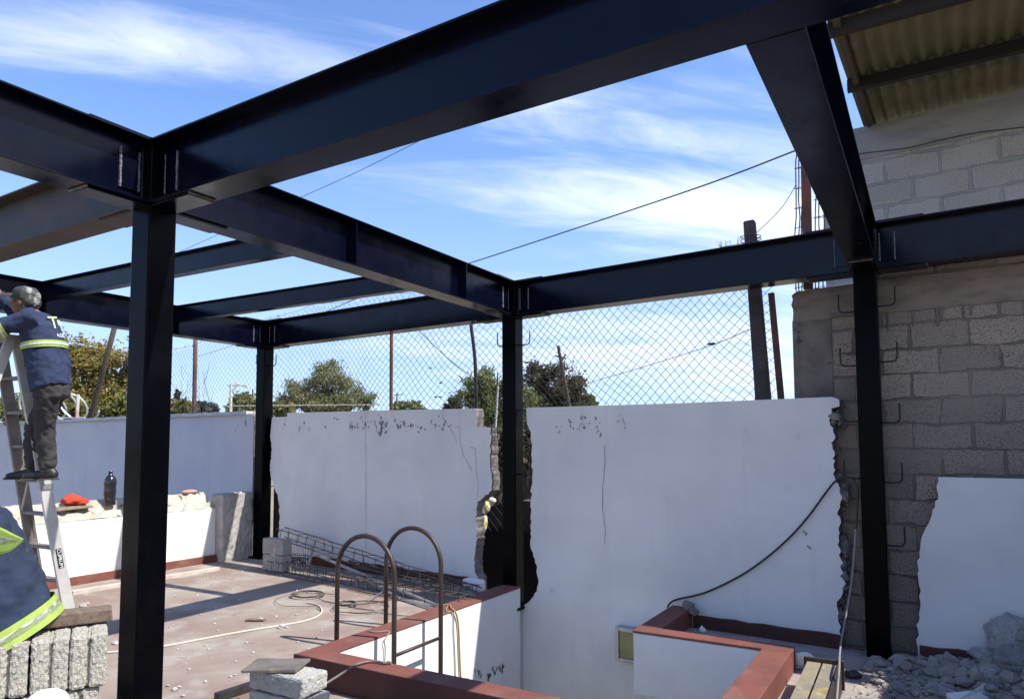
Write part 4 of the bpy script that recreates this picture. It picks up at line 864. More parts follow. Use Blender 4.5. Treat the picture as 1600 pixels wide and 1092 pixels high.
MB().tube([Wp(450, 869, -.42), Wp(482, 870, -.42)], .012, 5).build('hanging_rod', steel_m, sb_)
t = MB(); c = Wp(428, 856, -.5); t.tube([D(429, 855, 7.62), D(427, 868, 7.62), D(430, 880, 7.62)], .006, 5); t.tube([D(423, 866, 7.62), D(432, 866, 7.62)], .007, 5); tag(t.build('wire_tie', steel_m), 'pale wire tie hooked on the face of the grey block pair', 'wire')
coil_m = mat('dusty_wire', (.10, .088, .075), .8, (.06, .052, .046), 20)
def coil(label, c, R0, n, r, m, seed, tail):
    rnd = random.Random(seed); q = []
    for i in range(n * 16):
        an = 2 * math.pi * i / 16; k = R0 * (1 + .10 * math.sin(i * .37) + rnd.uniform(-.03, .03)); q.append(c + Vector((k * math.cos(an), k * .92 * math.sin(an), r + .012 + .004 * (i // 16) + rnd.uniform(0, .008))))
    for p in tail: q.append(Zp(p[0], p[1], r + .004))
    return tag(MB().tube(smoothline(q, 2), r, 5).build('wire_coil', m), label, 'wire coil')
coil('small tight coil of black wire on the sunlit floor, the left one', Zp(481, 932, 0), .165, 4, .0045, coil_m, 1, [(505, 938), (530, 943), (560, 950), (585, 953)])
coil('loose wide loop of black wire behind the hoop rails', Zp(562, 952, 0), .27, 2, .0035, coil_m, 2, [(600, 958), (640, 962), (660, 955)])
coil('small bunched black wire knot left of the loose wide loop', Zp(543, 947, 0), .09, 5, .0045, coil_m, 3, [(560, 944), (590, 940), (620, 934)])
coil('thin loop of wire trailing in front of the small tight coil', Zp(478, 940, 0), .33, 1, .003, coil_m, 4, [(495, 950), (503, 955)])
t = MB(); t.tube(smoothline([Zp(px, py, .009) for px, py in [(150, 1020), (200, 1016), (262, 1008), (320, 997), (380, 986), (430, 978), (470, 971), (495, 963), (503, 954), (497, 945), (480, 941)]]), .0075, 6); tag(t.build('cord', cable_cream), 'long cream cord snaking over the sunlit floor to the wire coils', 'cord')

# cables
def cable(label, pts, r, m, name='cable'): return tag(MB().tube(smoothline(pts, 6), r, 7).build(name, m, smooth=True), label, 'cable')
cable('black cable sagging across the large white wall from ledge to right hand column', [Wp(px, py, o_) for px, py, o_ in [(1043, 948, -.12), (1047, 942, -.06), (1058, 936, -.03), (1100, 926, -.03), (1150, 903, -.025), (1190, 877, -.025), (1230, 843, -.025), (1262, 808, -.025), (1290, 770, -.03), (1305, 752, -.05), (1320, 745, -.05), (1334, 750, -.10), (1340, 770, -.13), (1339, 800, -.15), (1337, 828, -.16)]], .0085, cable_black)
cable('stiff grey cable hanging down in front of the right hand column gap', [Wp(px, py, o_) for px, py, o_ in [(1337, 826, -.16), (1334, 870, -.25), (1329, 920, -.35), (1321, 965, -.5), (1315, 1000, -.7), (1312, 1020, -.95)]] + [Zp(1311, 1045, .18), Zp(1309, 1070, .12), Zp(1306, 1110, .06)], .0075, mat('dusty_grey_cable', (.2, .185, .17), .7))
cable('grey cable lying over the dark red front parapet', [Zp(px, py, z) for px, py, z in [(430, 1110, -.08), (470, 1090, -.05), (505, 1070, .0), (540, 1048, .06), (556, 1038, .112), (575, 1033, .112), (590, 1033, .112), (601, 1036, .108)]] + [Zp(606, 1042, .09) + Vector((0, .04, -.02)), Zp(606, 1042, .09) + Vector((0, .06, -.5)), Zp(606, 1042, .09) + Vector((0, .05, -1.2))], .0085, mat('brown_grey_cable', (.15, .13, .115), .6))
cable('yellow hose hanging over the capped light well wall', [Zp(690, 945, .105), Zp(702, 945, .107), Vector((-3.80, 5.31, .107))] + [Xp(px, py, -3.755) for px, py in [(711, 955), (715, 968), (717, 990), (718, 1020), (720, 1058), (724, 1110), (728, 1200)]], .0085, cable_yellow)
cable('thin grey cord hanging down the sunlit light well wall beside the yellow hose', [Zp(700, 946, .107), Vector((-3.79, 5.22, .105))] + [Xp(px, py, -3.76) for px, py in [(708, 960), (709, 990), (711, 1030), (712, 1080), (713, 1150)]], .005, cable_grey)
cable('thin dark cord looped over the red cap by the hoop rails', [Zp(575, 985, .104), Zp(588, 987, .106), Vector((-3.775, 4.43, .106))] + [Xp(px, py, -3.755) for px, py in [(601, 1000), (602, 1015), (601, 1035), (599, 1070)]], .005, cable_grey)

# steel channel pair and rubble on the right
ch = thing('steel_channel', 'dusty yellowish steel channel pair with a rusty end plate lying on the rubble floor', 'steel channel', (-.70, 5.27, .0), R(1.5))
for s_ in (-1, 1):
    mb = MB(); mb.span((s_ * .006, -1.9, .10), (s_ * .092, -.03, .115)); mb.span((s_ * .082, -1.9, -.03), (s_ * .092, -.03, .0995)); mb.span((s_ * .006, -1.9, -.045), (s_ * .092, -.03, -.0305)); mb.build('channel', chan_m, ch, bevel=.003)
mb = MB(); mb.box((.01, -.01, .045), (.25, .022, .19)); mb.build('end_plate', rust_steel, ch, bevel=.003)
mb = MB(); mb.span((.100, -1.5, -.055), (.118, -.025, .13)); mb.build('side_plate', rust_steel, ch)
rub = MB(); rnd = random.Random(33); vs_ = []; nx, ny = 150, 170; xa, xb, ya, yb = -.52, 1.28, 3.6, 6.30
def mound(x, y):
    a = .15 * math.exp(-(((x - .62) / .36) ** 2 + ((y - 6.0) / .45) ** 2)) + .11 * math.exp(-(((x - .75) / .45) ** 2 + ((y - 5.3) / .5) ** 2)) + .05 * math.exp(-(((x - .15) / .3) ** 2 + ((y - 6.0) / .3) ** 2))
    return -.058 + a * (x > -.5)
for i in range(nx + 1):
    for j in range(ny + 1):
        x, y = xa + (xb - xa) * i / nx, ya + (yb - ya) * j / ny
        vs_.append((x, y, mound(x, y) - .012 + rnd.uniform(0, .006) + .010 * math.sin(13 * x + 4 * math.sin(9 * y))))
rub.add(vs_, [(i * (ny + 1) + j, (i + 1) * (ny + 1) + j, (i + 1) * (ny + 1) + j + 1, i * (ny + 1) + j + 1) for i in range(nx) for j in range(ny)])
for i in range(13000):
    x, y = rnd.uniform(-.50, 1.2), rnd.uniform(4.3, 6.28); m_ = mound(x, y)
    p_ = .30 + 5.0 * (m_ + .058) + (.8 if y > 5.85 and x > -.30 else 0)
    if rnd.random() > p_ * .42: continue
    r_ = rnd.choice([.004, .005, .005, .006, .006, .007, .007, .008, .008, .009, .010, .011, .012, .014, .017, .022, .030, .045]) * (1.25 if y > 5.6 else .9) * (1 + 1.0 * (m_ + .05)); rub.rock((x, y, m_ + r_ * .35), r_, sq=(rnd.uniform(.8, 1.5), 1, rnd.uniform(.5, 1)))
rubm = mat('rubble_grey', (.36, .315, .275), .95, (.25, .22, .195), 5, 8, (.3, .7), bump=.8, bscale=45, spots=[((.33, .32, .31), 9, .6, .75)])
tag(rub.build('rubble_heap', rubm), 'grey broken masonry rubble spread along the foot of the rear wall', 'rubble', kind='stuff')
def chunk(label, c, r, sq=(1, 1, 1), m=None, seed=0, lvl=4):
    random.seed(seed); t = MB(); t.rock((0, 0, 0), r, sq=sq); o = t.build('masonry_chunk', m or pumice('chunk_grey', (.42, .405, .39), (.33, .32, .31), (.22, .21, .205))); o.location = c
    s_ = o.modifiers.new('sub', 'SUBSURF'); s_.subdivision_type = 'SIMPLE'; s_.levels = lvl; s_.render_levels = lvl
    tx = bpy.data.textures.new('rough', 'CLOUDS'); tx.noise_scale = .05; tx.noise_depth = 4; dm = o.modifiers.new('rough', 'DISPLACE'); dm.texture = tx; dm.strength = .06 * r / .2; dm.texture_coords = 'GLOBAL'
    return tag(o, label, 'masonry chunk', 'large masonry chunks on the rubble')
chunk('large pale masonry chunk on top of the heap at the right edge', D(1590, 992, 4.90), .20, (1.15, 1, .75), seed=1)
chunk('dark masonry chunk below the large pale one at the right edge', D(1592, 1036, 4.75), .17, (1.1, 1, .9), m=pumice('chunk_dark', (.27, .265, .26), (.21, .205, .20), (.14, .135, .135)), seed=2)
chunk('medium rounded masonry chunk in the rubble left of the dark one', D(1550, 1052, 4.75), .11, (1.2, 1, .7), seed=3)
chunk('flat grey plaster slab leaning in the rubble under the low wall piece', D(1545, 1022, 5.0), .14, (1.4, 1, .35), m=concrete_m, seed=4)
chunk('small masonry chunk lying in front on the dusty floor', D(1470, 1078, 4.7), .08, (1.3, 1, .6), seed=5)
chunk('white plaster wedge beside the steel channel end', D(1254, 1032, 5.2), .095, (1.2, .8, .9), m=white_m, seed=6)
chunk('dark wet looking lump beside the steel channel side', D(1331, 1052, 5.0), .07, (1.2, 1, .5), m=boot_m, seed=7)
random.seed(12)
ps = MB(); q = [D(px, py, d_) for px, py, d_ in [(1478, 1082, 4.4), (1520, 1078, 4.45), (1538, 1066, 4.6), (1560, 1072, 4.7), (1640, 1092, 4.7), (1660, 1130, 4.3), (1560, 1118, 4.2), (1490, 1096, 4.3)]]
ps.v = []; nn = len(q); ps.add(q + [v - Vector((0, 0, .03)) for v in q], [tuple(range(nn)), tuple(range(2 * nn - 1, nn - 1, -1))] + [(i, i + nn, (i + 1) % nn + nn, (i + 1) % nn) for i in range(nn)])
tag(ps.build('plaster_sheet', white_m), 'white broken plaster sheet at the bottom right corner', 'plaster sheet')
ps2 = MB(); c = D(1530, 1130, 4.3); ps2.span((c.x - .25, c.y - .3, -.09), (c.x + .35, c.y + .25, .10)); 
# small debris on the terrace floors
db = MB(); rnd = random.Random(77)
for i in range(420):
    x, y = rnd.uniform(-8.2, -4.1), rnd.uniform(2.2, 6.2); r_ = rnd.choice([.004, .006, .006, .009, .014]); db.rock((x, y, r_ * .3), r_, sq=(1, 1, .6))
for px, py, r_ in [(441, 977, .028), (447, 979, .02), (436, 980, .018), (408, 966, .022), (130, 946, .035), (136, 943, .028), (272, 1076, .022), (262, 1070, .012), (280, 1072, .012), (410, 967, .014), (463, 960, .012), (495, 995, .012), (286, 1086, .014), (180, 1004, .03)]:
    db.rock(Zp(px, py, .008), r_, sq=(1.4, 1, .6))
for i in range(240):
    x, y = rnd.uniform(-1.9, -.95), rnd.uniform(5.65, 6.3); r_ = rnd.choice([.004, .006, .009]); db.rock((x, y, -.06), r_)
tag(db.build('floor_debris', mat('pale_chips', (.48, .45, .42), .95, (.30, .27, .25), 30)), 'small plaster chips scattered over the terrace floor', 'debris', kind='stuff')
t = MB(); t.box(Zp(400, 968, .012), (.17, .05, .016), Matrix.Rotation(.5, 3, 'Z'), jit=.006); tag(t.build('wood_scrap', wood_m), 'small dark wood scrap on the sunlit floor', 'scrap')
t = MB(); t.box(Wp(741, 912, -.10), (.26, .10, .12), Matrix.Rotation(WANG, 3, 'Z'), jit=.02); tag(t.build('plaster_lump', white_m, bevel=.03), 'rounded white plaster lump at the foot of the broken wall edge', 'rubble')

# ------------------------------------------------------------------ step ladder
foot = Zp(108, 957, 0); ld = thing('step_ladder', 'tall paint spotted aluminium step ladder under the standing worker', 'ladder', foot)
Hh = 2.56; LEAN = -.50
def rp(side, t_, half=0):        # side 0 = near rail (+X), 1 = far rail; t_ 0 foot .. 1 top ; half 1 = the other leg pair
    xo = (-.0 - .10 * t_) if side == 0 else (-.50 + .07 * t_)
    if half: y = LEAN + (-.80) * (1 - t_) - .06
    else: y = LEAN * t_
    return Vector((xo + (.02 if half else 0) * (1 if side == 0 else -1), y, Hh * t_))
def rail(side, half, m, wx=.034, wy=.105):
    a, b = rp(side, 0, half), rp(side, 1, half); d = (b - a); rot = d.to_track_quat('Z', 'X').to_matrix()
    mb = MB(); sx = Vector((1, 0, 0)); fy = d.normalized().cross(sx).normalized(); L_ = d.length; vs_ = []
    for p in (a, b):
        for s1_, s2_ in ((-1, -1), (1, -1), (1, 1), (-1, 1)): vs_.append(p + sx * (s1_ * wx / 2) + fy * (s2_ * wy / 2))
    mb.add(vs_, [(0, 3, 2, 1), (4, 5, 6, 7), (0, 1, 5, 4), (1, 2, 6, 5), (2, 3, 7, 6), (3, 0, 4, 7)]); return mb.build('rail', m, ld, bevel=.004)
r0 = rail(0, 0, alu_m); rail(1, 0, alu_dark_m); rail(0, 1, alu_m, .03, .085); rail(1, 1, alu_dark_m, .03, .085)
for i in range(1, 8):
    t_ = i * .318 / Hh; a, b = rp(0, t_), rp(1, t_)
    mb = MB(); mb.span((b.x + .018, a.y - .045, a.z - .028), (a.x - .018, a.y + .045, a.z)); mb.build('step', alu_dark_m, ld, bevel=.003)
    if i < 4:
        q = rp(0, t_); mb = MB(); mb.tube([(a.x - .03, a.y + .03, a.z - .03), rp(0, t_ - .10) + Vector((-.02, .03, 0))], .006, 5); mb.tube([(b.x + .03, b.y + .03, b.z - .03), rp(1, t_ - .10) + Vector((.02, .03, 0))], .006, 5); mb.build('brace', alu_dark_m, ld)
mb = MB(); a, b = rp(0, 1), rp(1, 1); mb.span((b.x - .05, a.y - .17, a.z - .01), (a.x + .05, a.y + .08, a.z + .035)); mb.build('top_cap', mat('dull_top_cap', (.33, .30, .27), .7, (.40, .2, .18), 20, 3, (.55, .7)), ld, bevel=.006)
for i in range(1, 5):
    t_ = i * .19; a, b = rp(0, t_, 1), rp(1, t_, 1); mb = MB(); mb.span((b.x + .018, a.y - .012, a.z - .02), (a.x - .018, a.y + .012, a.z + .02)); mb.build('rear_bar', alu_dark_m, ld)
def on_rail(t0, t1, w0, name, m):
    a, b = rp(0, t0), rp(0, t1); fy = (b - a).normalized().cross(Vector((1, 0, 0))).normalized(); mb = MB(); x = .0185
    mb.add([a + Vector((x, 0, 0)) + fy * w0, b + Vector((x, 0, 0)) + fy * w0, b + Vector((x, 0, 0)) - fy * w0, a + Vector((x, 0, 0)) - fy * w0], [(0, 1, 2, 3), (3, 2, 1, 0)]); return mb.build(name, m, ld)
on_rail(.735, .81, .034, 'sticker', whiteprint_m); on_rail(.165, .245, .030, 'badge', white_m)
o = on_rail(.169, .241, .025, 'badge_face', bottle_m); o.data.transform(Matrix.Translation((.001, 0, 0)))
mb = MB(); a = rp(0, .47); mb.box(a + Vector((.006, 0, 0)), (.05, .112, .05)); mb.build('hinge_bracket', steel_m, ld); 
def text(s, size, M4, m, parent, name='lettering', ex=.001):
    cu = bpy.data.curves.new(name, 'FONT'); cu.body = s; cu.size = size; cu.extrude = ex; cu.align_x = 'CENTER'; cu.align_y = 'CENTER'; cu.resolution_u = 3
    tmp = bpy.data.objects.new(name, cu); C.objects.link(tmp); bpy.context.view_layer.update()
    me = bpy.data.meshes.new_from_object(tmp.evaluated_get(bpy.context.evaluated_depsgraph_get())); bpy.data.objects.remove(tmp)
    me.name = name; me.materials.clear(); me.materials.append(m); me.transform(M4)
    o = bpy.data.objects.new(name, me); C.objects.link(o); o.parent = parent; return o
dv = (rp(0, 1) - rp(0, 0)).normalized(); nx_ = Vector((1, 0, 0)); yv = nx_.cross(-dv).normalized(); nx2 = (-dv).cross(yv)
cpos = rp(0, .205) + Vector((.0205, 0, 0))
text('CUPRUM', .045, Matrix(((-dv.x, yv.x, nx2.x, cpos.x), (-dv.y, yv.y, nx2.y, cpos.y), (-dv.z, yv.z, nx2.z, cpos.z), (0, 0, 0, 1))), white_m, ld)

# ------------------------------------------------------------------ people
def hand(mb, wrist, fwd, palm_n, size=.19, curl=.5):
    f_ = fwd.normalized(); n_ = (palm_n - f_ * palm_n.dot(f_)).normalized(); s_ = f_.cross(n_); k = size / .19
    mb.loft([(wrist + f_ * (x * k), s_ * (w_ * k), n_ * (h_ * k)) for x, w_, h_ in [(-.03, .027, .022), (0, .030, .020), (.04, .042, .018), (.085, .043, .014), (.095, .038, .010)]], 12)
    for off, ln in ((-.031, .062), (-.010, .075), (.011, .070), (.031, .055)):
        p = wrist + f_ * (.085 * k) + s_ * (off * k); d_ = f_.copy(); q = [p]; an = 0
        for j, fr in enumerate((.42, .33, .25)):
            an += curl * (.5 + .3 * j); dd = f_ * math.cos(an) + n_ * math.sin(an); q.append(q[-1] + dd * (ln * fr * k * 1.25))
        mb.tube(q, [.0095 * k, .009 * k, .008 * k, .0065 * k], 8)
    p = wrist + f_ * (.025 * k) - s_ * (.033 * k); mb.tube([p, p + (f_ * .6 - s_ * .7 + n_ * .3).normalized() * .04 * k, p + (f_ * .85 - s_ * .75 + n_ * .6).normalized() * .072 * k], [.012 * k, .010 * k, .008 * k], 8)
def head_mesh(mb, c, fwd, up, left, r=.1):
    rot = Matrix((fwd, left, up)).transposed()
    E_ = lambda p, rr: mb.ell(c + rot @ Vector(p), rr, rot, 16, 11)
    E_((0, 0, .035), (.098, .078, .095)); E_((.025, 0, -.045), (.068, .058, .075)); E_((.055, 0, -.085), (.030, .034, .028))
    E_((.103, 0, -.022), (.017, .014, .020)); E_((.090, 0, .0), (.014, .011, .035)); E_((.085, 0, -.062), (.014, .026, .008)); E_((.085, 0, -.074), (.013, .022, .007))
    for s_ in (-1, 1):
        E_((-.005, s_ * .078, -.015), (.022, .010, .034)); E_((.078, s_ * .034, .018), (.016, .022, .010)); E_((.070, s_ * .04, -.03), (.022, .020, .022))
    return rot

# --- the standing worker
p1 = thing('person', 'person in navy jacket and grey cap standing on the step ladder, arms at the beam', 'person', foot + Vector((-.25, .0, 1.25)))
O1 = p1.location.copy(); PD = 6.50
f1 = Vector((-.74, -.67, 0)).normalized(); l1 = Vector((-f1.y, f1.x, 0)); Z_ = Vector((0, 0, 1))
def P1(px, py, d=PD): return D(px, py, d) - O1
hemc, waist, belly, chest, shld, neck = P1(80, 605), P1(76, 575), P1(70, 543), P1(63, 517), P1(56, 498), P1(47, 488)
mb = MB(); axis = (neck - hemc).normalized(); fa = (f1 - axis * f1.dot(axis)).normalized()
mb.loft([(hemc - axis * .01, fa * .155, l1 * .215), (waist, fa * .165, l1 * .215), (belly, fa * .165, l1 * .205), (chest, fa * .155, l1 * .215), (shld, fa * .125, l1 * .20), ((shld + neck) / 2, fa * .10, l1 * .14), (neck, fa * .075, l1 * .075)], 28)
shL = shld + l1 * .185 - axis * .035; shR = shld - l1 * .185 - axis * .03
elL = shL + f1 * .27 - Z_ * .12 + l1 * .05; wrL = elL + f1 * .13 + Z_ * .20 - l1 * .10
elR = shR + f1 * .26 + Z_ * .10; wrR = elR + f1 * .12 + Z_ * .20 + l1 * .10
for a, b, c_ in ((shL, elL, wrL), (shR, elR, wrR)):
    mb.tube(smoothline([a - (b - a) * .25, a, a.lerp(b, .5), b, b.lerp(c_, .5), c_ - (c_ - b) * .12], 4), [.085] + [.094 - .0024 * i for i in range(20)], 12)
jk = skin(mb.build('jacket', navy_m, p1), .012, 3, .040, .09)
def band(name, parent, c, ax, a, b, h_, m, n=32, th=.004, arc=(0, 2 * math.pi)):
    t = MB(); v = []
    full = arc[1] - arc[0] > 6.2
    for i in range(n + (0 if full else 1)):
        an = arc[0] + (arc[1] - arc[0]) * i / n; r_ = a * math.cos(an) + b * math.sin(an); o_ = r_.normalized() * th
        for s_ in (-.5, .5): v += [c + r_ + ax * (h_ * s_), c + r_ + o_ + ax * (h_ * s_)]
    k = n if full else n; tot = len(v) // 4; fs = []
    for i in range(k):
        j = (i + 1) % tot; q = 4 * i; r2 = 4 * j
        fs += [(q + 1, r2 + 1, r2 + 3, q + 3), (q, q + 2, r2 + 2, r2), (q + 2, q + 3, r2 + 3, r2 + 2), (q, r2, r2 + 1, q + 1)]
    t.add(v, fs); return t.build(name, m, parent, smooth=False)
bc1 = belly.lerp(chest, .05); tilt = (axis + fa * -.14).normalized()
fb = (fa - tilt * fa.dot(tilt)).normalized()
bd = band('reflective_band', p1, bc1 + axis * .0, tilt, fb * .172, l1 * .214, .062, lime_m); band('silver_strip', p1, bc1, tilt, fb * .1775, l1 * .2195, .018, silver_m)
for a, b in ((shL.lerp(elL, .72), elL - shL), (shR.lerp(elR, .74), elR - shR)):
    ax = b.normalized(); q = ax.orthogonal().normalized(); w_ = ax.cross(q)
    band('sleeve_band', p1, a, ax, q * .089, w_ * .089, .058, lime_m, 20); band('silver_strip', p1, a, ax, q * .094, w_ * .094, .016, silver_m, 20)
# back print
bk = (-fa * .86 + l1 * .50).normalized(); upv = (axis - bk * axis.dot(bk)).normalized(); rgt = upv.cross(bk).normalized()
def onback(pos, s, size, m, name):
    M4 = Matrix(((rgt.x, upv.x, bk.x, pos.x), (rgt.y, upv.y, bk.y, pos.y), (rgt.z, upv.z, bk.z, pos.z), (0, 0, 0, 1)))
    o = text(s, size, M4, m, p1, name, .002); return o
bpos = chest.lerp(shld, -.1) - fa * .150 + l1 * .075 
o = onback(bpos + upv * .035 + rgt * .0, 'T', .16, limeprint_m, 'back_emblem')
o = onback(bpos + upv * .040 + rgt * .055, 'R', .06, whiteprint_m, 'back_emblem')
o = onback(bpos - upv * .085 + rgt * .02, 'LASE', .05, whiteprint_m, 'lettering')
for c in p1.children:
    if c.name.startswith(('back_emblem', 'lettering')):
        sw = c.modifiers.new('wrap', 'SHRINKWRAP'); sw.target = jk; sw.wrap_method = 'PROJECT'; sw.use_negative_direction = True; sw.use_positive_direction = True; sw.offset = .004; sw.project_limit = .3; sw.wrap_mode = 'ABOVE_SURFACE'
        c.modifiers.remove(sw)
# body under the clothes: head, neck, hands as one mesh with arms and trunk running inside the clothes
mb = MB(); hc = P1(38, 472, PD - .02); hf = (f1 + Z_ * .10 + l1 * -.1).normalized(); hl = Z_.cross(hf).normalized(); hu = hf.cross(hl)
rotH = head_mesh(mb, hc, hf, hu, hl)
mb.tube([hemc, waist, chest, shld, neck, hc - hu * .06], [.10, .10, .10, .08, .062, .058], 12)
for a, b, c_ in ((shL, elL, wrL), (shR, elR, wrR)): mb.tube(smoothline([shld, a, b, c_], 3), [.05, .05, .05, .048, .046, .042, .04, .036, .032, .029], 10)
hand(mb, wrL, (f1 * .4 + Z_ * .9 - l1 * .2), f1, .19, .5); hand(mb, wrR, (f1 * .4 + Z_ * .9 + l1 * .2), f1, .19, .5)
hipL, hipR = hemc + l1 * .09 - axis * .02, hemc - l1 * .09 - axis * .02
stepz = rp(0, 4 * .318 / Hh).z + foot.z - O1.z
ankL, ankR = P1(75, 735), P1(52, 732, PD + .12); ankL.z = ankR.z = stepz + .105
knL, knR = P1(70, 672), P1(54, 668, PD + .10)
for a, b, c_ in ((hipL, knL, ankL), (hipR, knR, ankR)): mb.tube(smoothline([a, b, c_], 3), [.07, .065, .06, .05, .045, .042, .038], 10)
bdy = skin(mb.build('body', skin_m, p1), .008, 3)
# trousers, boots, cap
mb = MB(); mb.loft([(hemc + axis * .06, fa * .135, l1 * .18), (hemc - axis * .04, fa * .14, l1 * .185), (hemc - axis * .12, fa * .12, l1 * .17)], 20)
for a, b, c_ in ((hipL, knL, ankL), (hipR, knR, ankR)):
    mb.tube(smoothline([a + Z_ * .04, a.lerp(b, .5), b, b.lerp(c_, .5), c_ + Z_ * .0], 3), [.108, .108, .105, .098, .092, .087, .083, .081, .078, .076, .074, .074, .072], 14)
skin(mb.build('trousers', trouser_m, p1), .011, 3, .040, .06)
for a in (ankL, ankR):
    bf = (f1 + l1 * (-.15 if a is ankL else .1)).normalized(); bl_ = Z_.cross(bf); base = Vector((a.x, a.y, stepz))
    mb = MB(); mb.tube([a + Z_ * .10, a, base + Z_ * .07 - bf * .01], [.058, .058, .056], 12)
    mb.loft([(base + bf * x + Z_ * z, bl_ * w_, Z_ * h2) for x, z, w_, h2 in [(-.085, .045, .022, .030), (-.07, .05, .040, .045), (0, .056, .046, .055), (.08, .046, .048, .044), (.16, .037, .050, .034), (.20, .033, .040, .028), (.222, .030, .018, .018)]], 16)
    bt = skin(mb.build('boot', boot_m, p1), .010, 3)
    mb = MB(); mb.loft([(base + bf * x + Z_ * .008, bl_ * w_, Z_ * .010) for x, w_ in [(-.095, .02), (-.08, .042), (0, .046), (.10, .050), (.18, .051), (.222, .038), (.236, .015)]], 14); mb.build('sole', mat('worn_rubber_sole', (.05, .046, .042), .85), bt)
mb = MB(); E_ = lambda p, rr: mb.ell(hc + rotH @ Vector(p), rr, rotH, 20, 13); E_((-.012, 0, .055), (.122, .098, .092)); E_((-.055, 0, .01), (.080, .092, .085))
cp = skin(mb.build('cap', capcloth_m, p1), .010, 3, .022, .07)
mb = MB(); mb.loft([(hc + rotH @ Vector((x, 0, z)), rotH @ Vector((0, w_, -.006 * 0)), rotH @ Vector((0, 0, .006))) for x, z, w_ in [(.06, .052, .07), (.10, .054, .078), (.15, .048, .070), (.185, .038, .042), (.195, .034, .015)]], 14); mb.build('cap_brim', mat('painted_sunlit_brim', (.55, .55, .54), .8, (.2, .2, .2), 20), p1, smooth=True)  # brim paler than the cap: sunlight on it is put into the colour

# --- the worker sitting on the block stack, half out of the picture
p2 = thing('person', 'person in blue denim jacket with lime bands sitting on the pumice block stack', 'person', D(0, 1000, SD))
O2 = p2.location.copy(); d2 = SD - .02
def P2(px, py, d=d2): return D(px, py, d) - O2
h0, h1, h2, h3, h4, h5, h6 = P2(-20, 1022), P2(-10, 992), P2(-18, 950), P2(-30, 905), P2(-44, 860), P2(-64, 815), P2(-95, 775)
f2 = Vector((-.9, -.43, 0)).normalized(); cr_ = RT.copy(); cr_.z = 0; cr_.normalize(); dp = Vector((FW.x, FW.y, 0)).normalized()
ax2 = (h3 - h0).normalized(); mb = MB()
tl = (Z_ * .93 + cr_ * .36 ).normalized()
def ring(c, ra, rb, tw_=0.0):
    a_ = (cr_ + Z_ * tw_).normalized() * ra; b_ = (dp + Z_ * .30).normalized() * rb; return (c, a_, b_)
mb.loft([ring(h0 + Z_ * .015, .175, .165, .5), ring(h0 + Z_ * .03, .205, .185, .5), ring(h1 + Z_ * .012, .212, .185, .42), ring(h2, .195, .18, .25), ring(h3, .186, .18, .05), ring(h4, .180, .17, -.05), ring(h5, .175, .155, -.1), ring(P2(-80, 790), .15, .13, -.2), ring(h6, .09, .09, -.2), ring(P2(-102, 758), .065, .065, -.2)], 36)
# near arm reaching forward and out of the picture
sA = P2(-22, 842, d2 - .05); eA = P2(-95, 930, d2 - .18); wA = P2(-170, 985, d2 - .05)
mb.tube(smoothline([P2(-35, 815), sA, sA.lerp(eA, .5), eA, eA.lerp(wA, .5), wA], 4), [.09 - .0016 * i for i in range(21)], 14)
sB = P2(-85, 830, d2 + .22); eB = P2(-160, 900, d2 + .2); wB = P2(-190, 985, d2 + .1)
mb.tube(smoothline([sB, eB, wB], 4), [.088 - .003 * i for i in range(9)], 12)
jk2 = skin(mb.build('jacket', denim_m, p2), .010, 3, .052, .09)
def band2(name, c, ra, rb, tw_, h_, m, extra, drop=0):
    c_, a_, b_ = ring(c, ra + extra, rb + extra, tw_); nrm_ = a_.cross(b_).normalized(); nrm_ = nrm_ if nrm_.z > 0 else -nrm_
    return band(name, p2, c_ + nrm_ * drop, nrm_, a_, b_, h_, m, 48, .004)
cb = (h0 + Z_ * .03).lerp(h1 + Z_ * .012, .65)
for nm_, m_, hh_, of_ in (('reflective_band', lime_m, .072, .004), ('silver_strip', silver_m, .026, .014)):
    c_, a_, b_ = ring(cb, .245, .212, .45); n_ = a_.cross(b_).normalized(); g_ = MB(); v = []
    for j in range(7):
        for i in range(64): v.append(c_ + a_ * math.cos(2 * math.pi * i / 64) + b_ * math.sin(2 * math.pi * i / 64) + n_ * (hh_ * (j / 6 - .5)))
    g_.add(v, [(j * 64 + i, j * 64 + (i + 1) % 64, (j + 1) * 64 + (i + 1) % 64, (j + 1) * 64 + i) for j in range(6) for i in range(64)])
    o = g_.build(nm_, m_, p2, smooth=True); sw = o.modifiers.new('wrap', 'SHRINKWRAP'); sw.target = jk2; sw.wrap_method = 'NEAREST_SURFACEPOINT'; sw.wrap_mode = 'OUTSIDE'; sw.offset = of_
def strip(name, rows, m, off, nu=26, nv=8):
    g_ = MB(); v = []; t0, t1 = smoothline([P2(x, y, d2 - .30) for x, y in rows[0]], 8), smoothline([P2(x, y, d2 - .30) for x, y in rows[1]], 8); n_ = len(t0)
    for j in range(nv + 1): v += [t0[i].lerp(t1[i], j / nv) for i in range(n_)]
    g_.add(v, [(j * n_ + i, j * n_ + i + 1, (j + 1) * n_ + i + 1, (j + 1) * n_ + i) for j in range(nv) for i in range(n_ - 1)])
    o = g_.build(name, m, p2, smooth=True); sw = o.modifiers.new('wrap', 'SHRINKWRAP'); sw.target = jk2; sw.wrap_method = 'NEAREST_SURFACEPOINT'; sw.wrap_mode = 'OUTSIDE'; sw.offset = off
    so = o.modifiers.new('thick', 'SOLIDIFY'); so.thickness = .003; so.offset = 1; return o
strip('reflective_band', [[(-30, 815), (0, 824), (20, 834), (36, 842)], [(-30, 870), (0, 866), (18, 860), (34, 846)]], lime_m, .004)
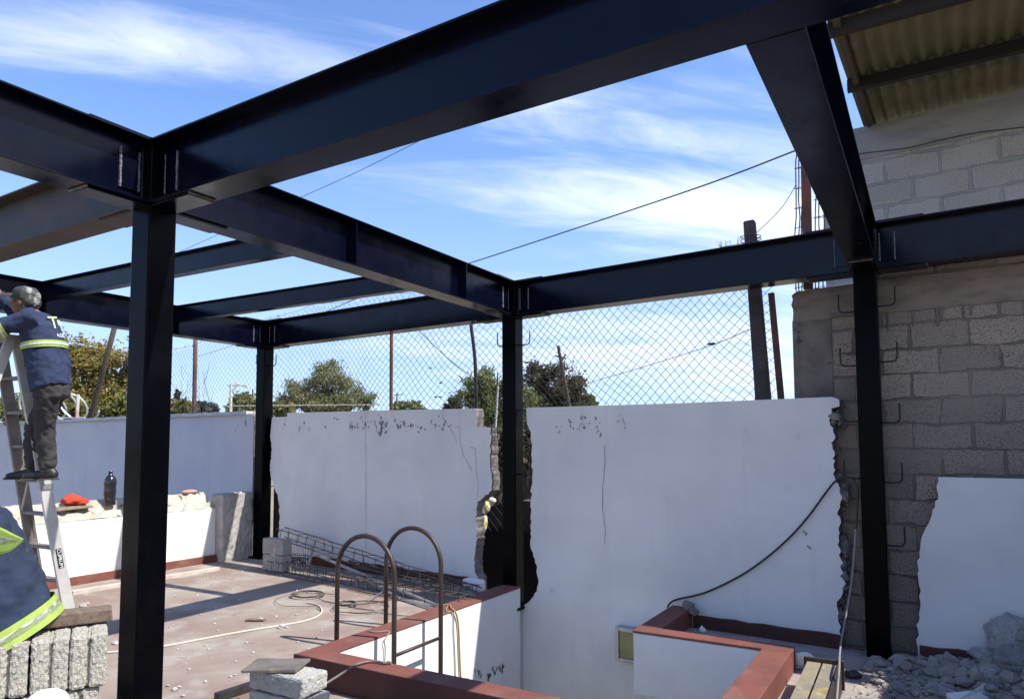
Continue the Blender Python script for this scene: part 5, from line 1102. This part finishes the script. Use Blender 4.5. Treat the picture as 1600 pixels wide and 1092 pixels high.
strip('silver_strip', [[(-30, 834), (0, 838), (18, 842), (28, 844)], [(-30, 852), (0, 851), (16, 849), (27, 846)]], silver_m, .014)
mb = MB(); head_c = P2(-120, 706, d2); rot2 = head_mesh(mb, head_c, f2, Z_, Z_.cross(f2))
mb.tube([h0, h3, h5, h6, head_c - Z_ * .06], [.11, .12, .10, .07, .058], 12)
mb.tube(smoothline([h5, sA, eA, wA], 3), [.05, .05, .05, .05, .047, .045, .042, .036, .033, .03], 10); mb.tube(smoothline([h5, sB, eB, wB], 3), [.05, .05, .05, .05, .047, .045, .042, .036, .033, .03], 10)
hand(mb, wA, f2 + Z_ * -.3, -Z_, .19, .5); hand(mb, wB, f2 + Z_ * -.3, -Z_, .19, .5)
skin(mb.build('body', skin_m, p2), .009, 3)
mb = MB(); mb.ell(head_c + rot2 @ Vector((-.015, 0, .055)), (.118, .095, .085), rot2); mb.build('hair', boot_m, p2, smooth=True)
mb = MB(); hz = ztop_s - O2.z + .10; hh = Vector((h0.x, h0.y, hz)) + cr_ * -.06 + dp * .06
for s_ in (-.10, .10):
    k_ = hh + f2 * .45 + dp * s_; an_ = k_ + f2 * .08 - Z_ * .44
    mb.tube(smoothline([hh + dp * s_ * .8 - f2 * .02, k_, an_], 5), [.105 - .0045 * i for i in range(11)], 12)
mb.ell(hh, (.15, .17, .11)); skin(mb.build('trousers', denim_m, p2), .014, 4, .02, .07)
for s_ in (-.10, .10):
    k_ = hh + f2 * .53 + dp * s_ - Z_ * .45; bl_ = Z_.cross(f2); fz = -.10 - O2.z
    mb = MB(); mb.tube([k_ + Z_ * .04, Vector((k_.x, k_.y, fz + .09))], [.06, .056], 12)
    mb.loft([(Vector((k_.x, k_.y, fz)) + f2 * x + Z_ * z, bl_ * w_, Z_ * h2_) for x, z, w_, h2_ in [(-.085, .045, .022, .030), (-.06, .05, .042, .045), (.08, .046, .048, .044), (.18, .037, .050, .034), (.215, .030, .018, .018)]], 14); mb.build('boot', boot_m, p2, smooth=True)
bpy.context.view_layer.update()
